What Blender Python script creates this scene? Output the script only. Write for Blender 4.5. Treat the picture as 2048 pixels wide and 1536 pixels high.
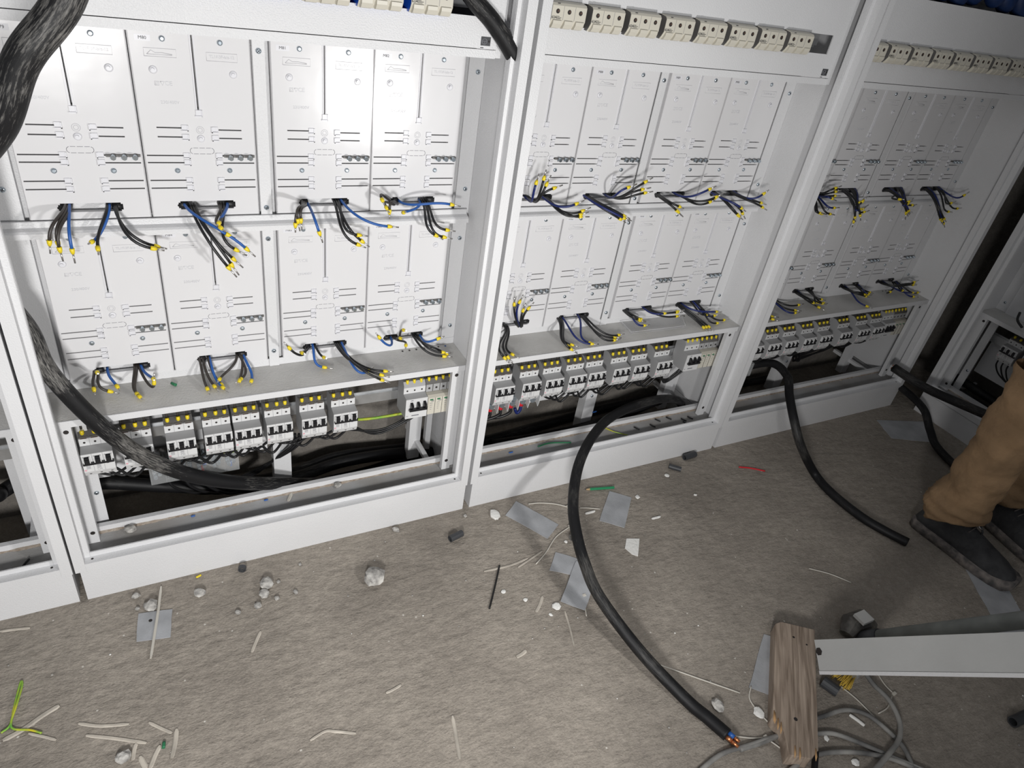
import bpy, math, random
from mathutils import Vector, Matrix
for o in list(bpy.data.objects): bpy.data.objects.remove(o)
S = bpy.context.scene
COL = S.collection
# ------------------------------------------------------------------ camera
CAM = Vector((0.208723, -1.136478, 1.258273))
FPX = 1374.4363
RW = Matrix(((0.8832665,-0.4456955,0.1455877),(-0.1407295,-0.5481948,-0.8244257),(0.4472532,0.7076991,-0.5469246)))
cam = bpy.data.cameras.new('camera'); cam.sensor_width = 36; cam.sensor_fit = 'HORIZONTAL'
cam.lens = FPX * 36 / 2048; cam.clip_start = 0.02; cam.clip_end = 50
co = bpy.data.objects.new('camera', cam); COL.objects.link(co)
_r = RW  # rows: right, down, forward (world components)
rot = Matrix((_r[0], -_r[1], -_r[2])).transposed().to_4x4()
co.matrix_world = Matrix.Translation(CAM) @ rot
S.camera = co
# ------------------------------------------------------------------ world, lamps, exposure
w = bpy.data.worlds.new('world'); S.world = w; w.use_nodes = True
w.node_tree.nodes['Background'].inputs[0].default_value = (0.93, 0.96, 1.0, 1)
w.node_tree.nodes['Background'].inputs[1].default_value = 0.21
def spot(name, loc, aim, energy, angle, blend, rad, colr=(1, 1, 1)):
    l = bpy.data.lights.new(name, 'SPOT'); l.energy = energy; l.spot_size = math.radians(angle)
    l.spot_blend = blend; l.shadow_soft_size = rad; l.color = colr
    o = bpy.data.objects.new(name, l); COL.objects.link(o); o.location = loc
    o.rotation_euler = (Vector(aim) - Vector(loc)).to_track_quat('-Z', 'Y').to_euler()
    return o
spot('work_lamp', (1.0, -1.12, 0.68), (0.50, 0.15, 0.98), 27, 178, 1.0, 0.04, (1, 0.99, 0.97))
spot('hand_torch', (0.02, -1.58, 0.86), (0.46, -0.12, 0.28), 76, 118, 1.0, 0.10, (1, 0.99, 0.975))  # unseen fill light, added to brighten the left floor and cabinet fronts
S.view_settings.view_transform = 'Standard'; S.view_settings.look = 'None'
S.view_settings.gamma = 1; S.view_settings.use_curve_mapping = False
S.view_settings.exposure = 0.14
rnd = random.Random(7)
PI = math.pi

def at(u, v, ax, val):
    """the point of the place seen at photo pixel (u, v) on the plane axis=val"""
    c = Vector(((u - 1024) / FPX, (v - 768) / FPX, 1))
    r = RW.transposed() @ c
    t = (val - CAM[ax]) / r[ax]
    return CAM + r * t
# ------------------------------------------------------------------ materials
def mat(name, col, rough=.5, metal=0, bump=0, bscale=200, var=0, vscale=8, col2=None, spec=.5, alpha=1, trans=0, coat=0, detail=4, bdist=.002):
    m = bpy.data.materials.new(name); m.use_nodes = True
    nt = m.node_tree; b = nt.nodes['Principled BSDF']
    b.inputs['Base Color'].default_value = (*col, 1); b.inputs['Roughness'].default_value = rough
    b.inputs['Metallic'].default_value = metal; b.inputs['Specular IOR Level'].default_value = spec
    b.inputs['Alpha'].default_value = alpha; b.inputs['Transmission Weight'].default_value = trans
    b.inputs['Coat Weight'].default_value = coat
    tc = nt.nodes.new('ShaderNodeTexCoord')
    if var or col2:
        n = nt.nodes.new('ShaderNodeTexNoise'); n.inputs['Scale'].default_value = vscale; n.inputs['Detail'].default_value = detail
        nt.links.new(tc.outputs['Object'], n.inputs['Vector'])
        cr = nt.nodes.new('ShaderNodeValToRGB')
        c2 = col2 or tuple(max(0, c * (1 - var)) for c in col)
        cr.color_ramp.elements[0].position = .35; cr.color_ramp.elements[1].position = .68
        cr.color_ramp.elements[0].color = (*c2, 1); cr.color_ramp.elements[1].color = (*col, 1)
        nt.links.new(n.outputs['Fac'], cr.inputs['Fac']); nt.links.new(cr.outputs['Color'], b.inputs['Base Color'])
    if bump:
        n = nt.nodes.new('ShaderNodeTexNoise'); n.inputs['Scale'].default_value = bscale; n.inputs['Detail'].default_value = 2
        nt.links.new(tc.outputs['Object'], n.inputs['Vector'])
        bp = nt.nodes.new('ShaderNodeBump'); bp.inputs['Strength'].default_value = bump; bp.inputs['Distance'].default_value = bdist
        nt.links.new(n.outputs['Fac'], bp.inputs['Height']); nt.links.new(bp.outputs['Normal'], b.inputs['Normal'])
    return m
M = {}
M['paint'] = mat('grey_powder_coat', (.69, .69, .70), .42, bump=.35, bscale=420, var=.05, vscale=5)
M['ledge'] = mat('dusty_powder_coat', (.62, .61, .59), .8, bump=.4, bscale=350, col2=(.53, .52, .50), vscale=14)
M['pan'] = mat('dusty_pan', (.40, .40, .405), .7, bump=.3, bscale=300, col2=(.30, .285, .27), vscale=9)
M['white'] = mat('white_board_plastic', (.71, .705, .715), .22, var=.03, vscale=4, bump=.12, bscale=14, bdist=.004)
M['white2'] = mat('moulded_white', (.70, .70, .73), .3)
M['emboss'] = mat('embossed_white', (.58, .58, .60), .3)
M['seam'] = mat('dark_seam', (.05, .05, .055), .8)
M['black'] = mat('black_rubber', (.010, .010, .011), .45)
M['dark'] = mat('dark_plastic', (.045, .047, .052), .5)
M['wblack'] = mat('black_wire', (.012, .012, .013), .38)
M['wbrown'] = mat('greyish_wire', (.040, .034, .030), .42)
M['wblue'] = mat('blue_wire', (.02, .10, .36), .4)
M['wnavy'] = mat('navy_wire', (.008, .018, .12), .4)
M['wnavy2'] = mat('loop_blue', (.008, .035, .14), .6, var=.5, vscale=20)
M['yellow'] = mat('ferrule_yellow', (.80, .62, .02), .4)
M['yg'] = mat('earth_wire', (.62, .55, .03), .4, col2=(.12, .40, .06), vscale=30)
M['pin'] = mat('tinned_pin', (.62, .60, .58), .3, metal=.9)
M['copper'] = mat('copper', (.70, .27, .12), .35, metal=.9)
M['zinc'] = mat('zinc_screw', (.55, .62, .68), .25, metal=.9)
M['steel'] = mat('galvanised_rail', (.62, .63, .64), .32, metal=.75, var=.2, vscale=30)
M['bwhite'] = mat('breaker_white', (.66, .66, .66), .4)
M['bgrey'] = mat('breaker_grey', (.38, .38, .385), .5)
M['bdgrey'] = mat('breaker_dark_grey', (.13, .125, .12), .5)
M['toggle'] = mat('toggle_black', (.012, .012, .014), .35)
M['cream'] = mat('fuse_cream', (.60, .57, .49), .42)
M['hole'] = mat('hole_dark', (.02, .016, .015), .7)
M['brown'] = mat('hole_brown', (.09, .05, .035), .6)
M['ink'] = mat('ink_black', (.03, .03, .035), .6)
M['inkgrey'] = mat('ink_grey', (.22, .22, .24), .6)
M['pink'] = mat('print_pink', (.75, .12, .22), .5)
M['blueb'] = mat('blue_housing', (.01, .09, .50), .4)
M['green'] = mat('green_window', (.02, .16, .07), .4)
M['red'] = mat('red_ferrule', (.62, .02, .03), .4)
M['clear'] = mat('clear_cover', (.85, .87, .88), .08, alpha=.14)
M['dirt'] = mat('brown_dirt', (.26, .20, .15), .95, bump=1, bscale=400, col2=(.40, .35, .30), vscale=90)
M['film'] = mat('clear_film', (.8, .8, .82), .15, alpha=.22)
M['offcut'] = mat('grey_sheet_offcut', (.43, .44, .46), .45, var=.25, vscale=18, bump=.2, bscale=300)
M['stone'] = mat('concrete_crumb', (.66, .64, .60), .95, bump=1, bscale=90, col2=(.22, .21, .20), vscale=60)
M['chalk'] = mat('plaster_crumb', (.78, .77, .74), .9, bump=.8, bscale=120)
M['sliver'] = mat('pale_sheath_sliver', (.55, .50, .43), .8, var=.35, vscale=30)
M['tie'] = mat('white_cable_tie', (.58, .55, .49), .5)
M['pencil'] = mat('green_pencil', (.01, .23, .09), .4)
M['lead'] = mat('bare_wood', (.55, .38, .2), .7)
M['nym'] = mat('dusty_grey_cable', (.085, .085, .085), .7, col2=(.33, .32, .30), vscale=14)
M['bristle'] = mat('yellow_bristle', (.62, .42, .06), .8)
M['trouser'] = mat('brown_work_trousers', (.34, .215, .115), .9, bump=.5, bscale=60, var=.3, vscale=14, bdist=.006)
M['jacket'] = mat('dark_jacket', (.05, .055, .065), .9, bump=.4, bscale=60, var=.3, vscale=10, bdist=.005)
M['shoe'] = mat('black_knit_shoe', (.022, .022, .024), .85, bump=.7, bscale=260, col2=(.05, .05, .052), vscale=30)
M['sole'] = mat('dusty_sole', (.20, .175, .16), .9, bump=.8, bscale=120, col2=(.07, .066, .065), vscale=60)
M['skin'] = mat('skin', (.50, .30, .21), .55)
M['hair'] = mat('dark_hair', (.03, .022, .018), .7)
M['fitting'] = mat('dirty_metal', (.30, .28, .25), .5, metal=.4, bump=.8, bscale=50, col2=(.07, .065, .06), vscale=35)
M['beam'] = mat('grey_steel_profile', (.46, .465, .46), .4, bump=.15, bscale=300, var=.08, vscale=10)
M['pipe'] = mat('grey_pipe', (.22, .235, .225), .6, var=.3, vscale=25)

def cable_mat(name, scale, amt):
    """black sheath with stretched dust scratches"""
    m = bpy.data.materials.new(name); m.use_nodes = True; nt = m.node_tree; b = nt.nodes['Principled BSDF']
    b.inputs['Roughness'].default_value = .5; b.inputs['Specular IOR Level'].default_value = .3
    tc = nt.nodes.new('ShaderNodeTexCoord'); n = nt.nodes.new('ShaderNodeTexNoise')
    n.inputs['Scale'].default_value = scale; n.inputs['Detail'].default_value = 6; n.inputs['Roughness'].default_value = .75
    mp = nt.nodes.new('ShaderNodeMapping'); mp.inputs['Scale'].default_value = (scale * .09, scale * .035, 1); nt.links.new(tc.outputs['UV'], mp.inputs['Vector']); nt.links.new(mp.outputs['Vector'], n.inputs['Vector']); n.inputs['Scale'].default_value = 1.6
    n2 = nt.nodes.new('ShaderNodeTexNoise'); n2.inputs['Scale'].default_value = 7
    nt.links.new(tc.outputs['Object'], n2.inputs['Vector'])
    mu = nt.nodes.new('ShaderNodeMath'); mu.operation = 'MULTIPLY'
    nt.links.new(n.outputs['Fac'], mu.inputs[0]); nt.links.new(n2.outputs['Fac'], mu.inputs[1])
    cr = nt.nodes.new('ShaderNodeValToRGB'); cr.color_ramp.elements[0].position = .26; cr.color_ramp.elements[1].position = .42
    cr.color_ramp.elements[0].color = (.008, .008, .009, 1); cr.color_ramp.elements[1].color = (amt, amt * .96, amt * .9, 1)
    nt.links.new(mu.outputs[0], cr.inputs['Fac']); nt.links.new(cr.outputs['Color'], b.inputs['Base Color'])
    bp = nt.nodes.new('ShaderNodeBump'); bp.inputs['Strength'].default_value = .3; bp.inputs['Distance'].default_value = .001
    nt.links.new(n.outputs['Fac'], bp.inputs['Height']); nt.links.new(bp.outputs['Normal'], b.inputs['Normal'])
    return m
M['cable'] = cable_mat('dusty_black_sheath', 75, .26)
M['cable2'] = cable_mat('black_sheath', 60, .07)

def floor_mat(name, base, c2, wall=False):
    m = bpy.data.materials.new(name); m.use_nodes = True; nt = m.node_tree; b = nt.nodes['Principled BSDF']
    b.inputs['Roughness'].default_value = .92; b.inputs['Specular IOR Level'].default_value = .25
    tc = nt.nodes.new('ShaderNodeTexCoord')
    def noise(sc, det, rough=.6, v=None):
        n = nt.nodes.new('ShaderNodeTexNoise'); n.inputs['Scale'].default_value = sc; n.inputs['Detail'].default_value = det
        n.inputs['Roughness'].default_value = rough; nt.links.new(v or tc.outputs['Object'], n.inputs['Vector']); return n
    n1 = noise(3.2, 6); n2 = noise(55, 5, .75); n3 = noise(240, 3, .7)
    r1 = nt.nodes.new('ShaderNodeValToRGB'); r1.color_ramp.elements[0].position = .36; r1.color_ramp.elements[1].position = .64
    r1.color_ramp.elements[0].color = (*c2, 1); r1.color_ramp.elements[1].color = (*base, 1)
    nt.links.new(n1.outputs['Fac'], r1.inputs['Fac'])
    mx = nt.nodes.new('ShaderNodeMix'); mx.data_type = 'RGBA'; mx.blend_type = 'OVERLAY'; mx.inputs[0].default_value = .45
    nt.links.new(r1.outputs['Color'], mx.inputs[6]); nt.links.new(n2.outputs['Fac'], mx.inputs[7])
    mx2 = nt.nodes.new('ShaderNodeMix'); mx2.data_type = 'RGBA'; mx2.blend_type = 'OVERLAY'; mx2.inputs[0].default_value = .35
    nt.links.new(mx.outputs[2], mx2.inputs[6]); nt.links.new(n3.outputs['Fac'], mx2.inputs[7])
    # scattered pale grit
    vo = nt.nodes.new('ShaderNodeTexVoronoi'); vo.inputs['Scale'].default_value = 42; nt.links.new(tc.outputs['Object'], vo.inputs['Vector'])
    r2 = nt.nodes.new('ShaderNodeValToRGB'); r2.color_ramp.elements[0].position = .06; r2.color_ramp.elements[1].position = .10
    r2.color_ramp.elements[0].color = (1, 1, 1, 1); r2.color_ramp.elements[1].color = (0, 0, 0, 1)
    nt.links.new(vo.outputs['Distance'], r2.inputs['Fac'])
    gate = nt.nodes.new('ShaderNodeMath'); gate.operation = 'GREATER_THAN'; gate.inputs[1].default_value = .86 if not wall else 2
    sep = nt.nodes.new('ShaderNodeSeparateColor'); nt.links.new(vo.outputs['Color'], sep.inputs[0]); nt.links.new(sep.outputs[0], gate.inputs[0])
    ml = nt.nodes.new('ShaderNodeMath'); ml.operation = 'MULTIPLY'; nt.links.new(r2.outputs['Color'], ml.inputs[0]); nt.links.new(gate.outputs[0], ml.inputs[1])
    mx3 = nt.nodes.new('ShaderNodeMix'); mx3.data_type = 'RGBA'; nt.links.new(ml.outputs[0], mx3.inputs[0])
    nt.links.new(mx2.outputs[2], mx3.inputs[6]); mx3.inputs[7].default_value = (.60, .57, .52, 1)
    nt.links.new(mx3.outputs[2], b.inputs['Base Color'])
    # relief: trowel drag marks, lumps, grit
    mp = nt.nodes.new('ShaderNodeMapping'); mp.inputs['Rotation'].default_value = (0, 0, .55); mp.inputs['Scale'].default_value = (17, 34, 17)
    nt.links.new(tc.outputs['Object'], mp.inputs['Vector'])
    dr = noise(1.0, 5, .65, mp.outputs['Vector'])
    a = nt.nodes.new('ShaderNodeMath'); a.operation = 'MULTIPLY_ADD'; a.inputs[1].default_value = .22
    nt.links.new(n2.outputs['Fac'], a.inputs[0]); nt.links.new(dr.outputs['Fac'], a.inputs[2])
    a2 = nt.nodes.new('ShaderNodeMath'); a2.operation = 'MULTIPLY_ADD'; a2.inputs[1].default_value = .10
    nt.links.new(n3.outputs['Fac'], a2.inputs[0]); nt.links.new(a.outputs[0], a2.inputs[2])
    bp = nt.nodes.new('ShaderNodeBump'); bp.inputs['Strength'].default_value = .75; bp.inputs['Distance'].default_value = .010 if not wall else .006
    nt.links.new(a2.outputs[0], bp.inputs['Height']); nt.links.new(bp.outputs['Normal'], b.inputs['Normal'])
    return m
M['floor'] = floor_mat('rough_concrete_floor', (.335, .298, .256), (.245, .217, .186))
M['wall'] = floor_mat('concrete_wall', (.235, .215, .190), (.15, .138, .125), True)

def wood_mat():
    m = bpy.data.materials.new('weathered_wood'); m.use_nodes = True; nt = m.node_tree; b = nt.nodes['Principled BSDF']
    b.inputs['Roughness'].default_value = .85
    tc = nt.nodes.new('ShaderNodeTexCoord'); mp = nt.nodes.new('ShaderNodeMapping'); mp.inputs['Scale'].default_value = (95, 5, 20)
    nt.links.new(tc.outputs['Object'], mp.inputs['Vector'])
    n = nt.nodes.new('ShaderNodeTexNoise'); n.inputs['Scale'].default_value = 1.6; n.inputs['Detail'].default_value = 6; n.inputs['Distortion'].default_value = .6
    nt.links.new(mp.outputs['Vector'], n.inputs['Vector'])
    cr = nt.nodes.new('ShaderNodeValToRGB'); cr.color_ramp.elements[0].position = .3; cr.color_ramp.elements[1].position = .7
    cr.color_ramp.elements[0].color = (.17, .125, .092, 1); cr.color_ramp.elements[1].color = (.43, .345, .275, 1)
    nt.links.new(n.outputs['Fac'], cr.inputs['Fac']); nt.links.new(cr.outputs['Color'], b.inputs['Base Color'])
    bp = nt.nodes.new('ShaderNodeBump'); bp.inputs['Strength'].default_value = .5; bp.inputs['Distance'].default_value = .003
    nt.links.new(n.outputs['Fac'], bp.inputs['Height']); nt.links.new(bp.outputs['Normal'], b.inputs['Normal'])
    return m
M['wood'] = wood_mat()
M['splinter'] = mat('fresh_splinter', (.50, .30, .14), .8)
# ------------------------------------------------------------------ mesh helpers
SPLIT = {'side_wall', 'rear_post', 'frame_hole', 'rebate_hole', 'base_frame', 'mounting_stile', 'handle_tab', 'indicator', 'peep_hole', 'screw_hole', 'terminal_cheek', 'status_window', 'groove_rib', 'clamp_screw', 'nail_hole', 'splinter', 'eye', 'instrument_frame', 'centre_strut', 'upper_crossbar'}
class MB:
    def __init__(s): s.v = []; s.f = []; s.sm = []
    def add(s, vs, fs, smooth=False):
        n = len(s.v); s.v += [tuple(v) for v in vs]; s.f += [tuple(i + n for i in f) for f in fs]; s.sm += [smooth] * len(fs)
        return s
    def box(s, x0, x1, y0, y1, z0, z1):
        vs = [(x, y, z) for z in (z0, z1) for y in (y0, y1) for x in (x0, x1)]
        return s.add(vs, [(0, 2, 3, 1), (4, 5, 7, 6), (0, 1, 5, 4), (2, 6, 7, 3), (0, 4, 6, 2), (1, 3, 7, 5)])
    def prism(s, prof, x0, x1):
        """profile of (y, z) points swept along x"""
        n = len(prof); vs = [(x0, y, z) for y, z in prof] + [(x1, y, z) for y, z in prof]
        fs = [(i, (i + 1) % n, n + (i + 1) % n, n + i) for i in range(n)] + [tuple(range(n - 1, -1, -1)), tuple(range(n, 2 * n))]
        return s.add(vs, fs)
    def tube(s, pts, r, seg=8, cap=True, smooth=True):
        pts = [Vector(p) for p in pts]; n = len(pts)
        rs = r if isinstance(r, (list, tuple)) else [r] * n
        t0 = (pts[1] - pts[0]).normalized(); up = Vector((0, 0, 1)) if abs(t0.z) < .9 else Vector((1, 0, 0))
        nrm = t0.cross(up).normalized(); vs = []; fs = []
        for i, p in enumerate(pts):
            t = (pts[min(i + 1, n - 1)] - pts[max(i - 1, 0)]).normalized()
            nrm = (nrm - t * nrm.dot(t)).normalized(); bi = t.cross(nrm)
            for k in range(seg):
                a = 2 * PI * k / seg; vs.append(p + (nrm * math.cos(a) + bi * math.sin(a)) * rs[i])
        for i in range(n - 1):
            for k in range(seg):
                k2 = (k + 1) % seg; fs.append((i * seg + k, i * seg + k2, (i + 1) * seg + k2, (i + 1) * seg + k))
        s.add(vs, fs, smooth)
        if cap:
            m = len(s.v) - len(vs); s.f += [tuple(m + k for k in range(seg - 1, -1, -1)), tuple(m + (n - 1) * seg + k for k in range(seg))]; s.sm += [False, False]
        return s
    def cyl(s, p0, p1, r, seg=10, r2=None): return s.tube([p0, p1], [r, r if r2 is None else r2], seg)
    def ring(s, c, ax, r, tr, seg=16, k=6):
        c = Vector(c); ax = Vector(ax).normalized(); u = ax.orthogonal().normalized(); w = ax.cross(u)
        vs = []; fs = []
        for i in range(seg):
            a = 2 * PI * i / seg; d = u * math.cos(a) + w * math.sin(a)
            for j in range(k):
                b = 2 * PI * j / k; vs.append(c + d * (r + tr * math.cos(b)) + ax * tr * math.sin(b))
        for i in range(seg):
            for j in range(k): fs.append((i * k + j, ((i + 1) % seg) * k + j, ((i + 1) % seg) * k + (j + 1) % k, i * k + (j + 1) % k))
        return s.add(vs, fs, True)
    def grid(s, W, H, T, holes, x0=0, z0=0, y0=0):
        """plate W x H, thickness T, with rectangular holes (x0,x1,z0,z1)"""
        xs = sorted({0, W} | {h[0] for h in holes} | {h[1] for h in holes}); zs = sorted({0, H} | {h[2] for h in holes} | {h[3] for h in holes})
        nx, nz = len(xs), len(zs)
        def full(i, j):
            if i < 0 or j < 0 or i >= nx - 1 or j >= nz - 1: return False
            cx, cz = (xs[i] + xs[i + 1]) / 2, (zs[j] + zs[j + 1]) / 2
            return not any(h[0] < cx < h[1] and h[2] < cz < h[3] for h in holes)
        vs = [(x0 + x, y0 + y, z0 + z) for y in (0, T) for z in zs for x in xs]; N = nx * nz
        I = lambda i, j, b: b * N + j * nx + i
        fs = []
        for i in range(nx - 1):
            for j in range(nz - 1):
                if not full(i, j): continue
                fs.append((I(i, j, 0), I(i + 1, j, 0), I(i + 1, j + 1, 0), I(i, j + 1, 0)))
                fs.append((I(i, j, 1), I(i, j + 1, 1), I(i + 1, j + 1, 1), I(i + 1, j, 1)))
                if not full(i - 1, j): fs.append((I(i, j, 0), I(i, j + 1, 0), I(i, j + 1, 1), I(i, j, 1)))
                if not full(i + 1, j): fs.append((I(i + 1, j, 0), I(i + 1, j, 1), I(i + 1, j + 1, 1), I(i + 1, j + 1, 0)))
                if not full(i, j - 1): fs.append((I(i, j, 0), I(i, j, 1), I(i + 1, j, 1), I(i + 1, j, 0)))
                if not full(i, j + 1): fs.append((I(i, j + 1, 0), I(i + 1, j + 1, 0), I(i + 1, j + 1, 1), I(i, j + 1, 1)))
        return s.add(vs, fs)
    def plate(s, poly, z0, z1):
        n = len(poly); vs = [(x, y, z0) for x, y in poly] + [(x, y, z1) for x, y in poly]
        return s.add(vs, [tuple(range(n - 1, -1, -1)), tuple(range(n, 2 * n))] + [(i, (i + 1) % n, n + (i + 1) % n, n + i) for i in range(n)])
    def mesh(s, name, m):
        me = bpy.data.meshes.new(name); me.from_pydata(s.v, [], s.f); me.update()
        me.polygons.foreach_set('use_smooth', s.sm); me.materials.append(M[m] if isinstance(m, str) else m)
        return me
    def build(s, name, m, parent=None, loc=None):
        if name in SPLIT: return s.build_split(name, m, parent)
        return obj(name, s.mesh(name, m), parent, loc)
def _split(s):
    n = len(s.v); par = list(range(n))
    def fd(a):
        while par[a] != a: par[a] = par[par[a]]; a = par[a]
        return a
    for f in s.f:
        for i in f[1:]: par[fd(i)] = fd(f[0])
    comp = {}
    for i in range(n): comp.setdefault(fd(i), []).append(i)
    C = []
    for vs in comp.values():
        C.append([[min(s.v[i][k] for i in vs) for k in range(3)], [max(s.v[i][k] for i in vs) for k in range(3)], set(vs)])
    merged = True; e = .0006
    while merged:
        merged = False
        for a in range(len(C)):
            for b in range(a + 1, len(C)):
                if all(C[a][0][k] <= C[b][1][k] + e and C[b][0][k] <= C[a][1][k] + e for k in range(3)):
                    A, B = C[a], C[b]; C[a] = [[min(A[0][k], B[0][k]) for k in range(3)], [max(A[1][k], B[1][k]) for k in range(3)], A[2] | B[2]]; del C[b]; merged = True; break
            if merged: break
    out = []
    for _, _, vs in C:
        idx = {i: j for j, i in enumerate(sorted(vs))}; mb = MB(); mb.v = [s.v[i] for i in sorted(vs)]
        for f, sm in zip(s.f, s.sm):
            if f[0] in idx: mb.f.append(tuple(idx[i] for i in f)); mb.sm.append(sm)
        out.append(mb)
    return out
def _build_split(s, name, m, parent):
    o = None
    for mb in _split(s): o = obj(name, mb.mesh(name, m), parent)
    return o
MB.build_split = _build_split
def obj(name, me, parent=None, loc=None):
    o = bpy.data.objects.new(name, me); COL.objects.link(o)
    if parent is not None: o.parent = parent
    if loc is not None: o.location = loc
    return o
def empty(name, loc=(0, 0, 0), rz=0):
    o = bpy.data.objects.new(name, None); COL.objects.link(o); o.location = loc; o.rotation_euler = (0, 0, rz); o.empty_display_size = .02
    return o
def tag(o, label=None, cat=None, group=None, kind=None):
    if label: o['label'] = label
    if cat: o['category'] = cat
    if group: o['group'] = group
    if kind: o['kind'] = kind
    return o
def dup(root, loc=None, rz=None):
    kids = list(KIDS[root.name]) if root.name in KIDS else list(root.children)
    r = root.copy(); COL.objects.link(r)
    if loc is not None: r.location = loc
    if rz is not None: r.rotation_euler = (0, 0, rz)
    for ch in kids:
        c = ch.copy(); COL.objects.link(c); c.parent = r
        for g in ch.children:
            d = g.copy(); COL.objects.link(d); d.parent = c
    return r
KIDS = {}
def text_mesh(txt, size, m, ext=.0003):
    cu = bpy.data.curves.new('txt', 'FONT'); cu.body = txt; cu.size = size; cu.extrude = ext; cu.align_x = 'CENTER'; cu.align_y = 'CENTER'; cu.resolution_u = 2
    o = bpy.data.objects.new('txt', cu); COL.objects.link(o)
    dg = bpy.context.evaluated_depsgraph_get(); me = bpy.data.meshes.new_from_object(o.evaluated_get(dg))
    me.transform(Matrix.Rotation(PI / 2, 4, 'X')); me.materials.clear(); me.materials.append(M[m])
    bpy.data.objects.remove(o); bpy.data.curves.remove(cu); return me
def add_text(mb, txt, size, x, y, z, ext=.0003):
    me = text_mesh(txt, size, 'ink', ext); mb.add([(v.co.x + x, v.co.y + y, v.co.z + z) for v in me.vertices], [tuple(p.vertices) for p in me.polygons]); bpy.data.meshes.remove(me)
def bez(p0, p1, p2, p3, n=14):
    out = []
    for i in range(n + 1):
        t = i / n; a = 1 - t; out.append(p0 * a**3 + p1 * 3 * a * a * t + p2 * 3 * a * t * t + p3 * t**3)
    return out
def spline(P, n=8):
    P = [Vector(p) for p in P]; Q = [P[0] * 2 - P[1]] + P + [P[-1] * 2 - P[-2]]; out = []
    for i in range(1, len(Q) - 2):
        for k in range(n):
            t = k / n; a, b, c, d = Q[i - 1], Q[i], Q[i + 1], Q[i + 2]
            out.append(.5 * ((2 * b) + (c - a) * t + (2 * a - 5 * b + 4 * c - d) * t * t + (3 * b - a - 3 * c + d) * t**3))
    out.append(P[-1]); return out
# ------------------------------------------------------------------ room shell
def struct(name, mb, m): return tag(mb.build(name, m), kind='structure')
YW = .30
struct('floor', MB().box(-1.6, 3.6, -2.6, YW, -.05, 0), 'floor')
struct('wall_back', MB().box(-1.6, 3.1, YW, YW + .1, -.05, 2.8), 'wall')
struct('wall_right', MB().box(3.0, 3.1, -2.6, YW, -.05, 2.8), 'wall')
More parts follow.
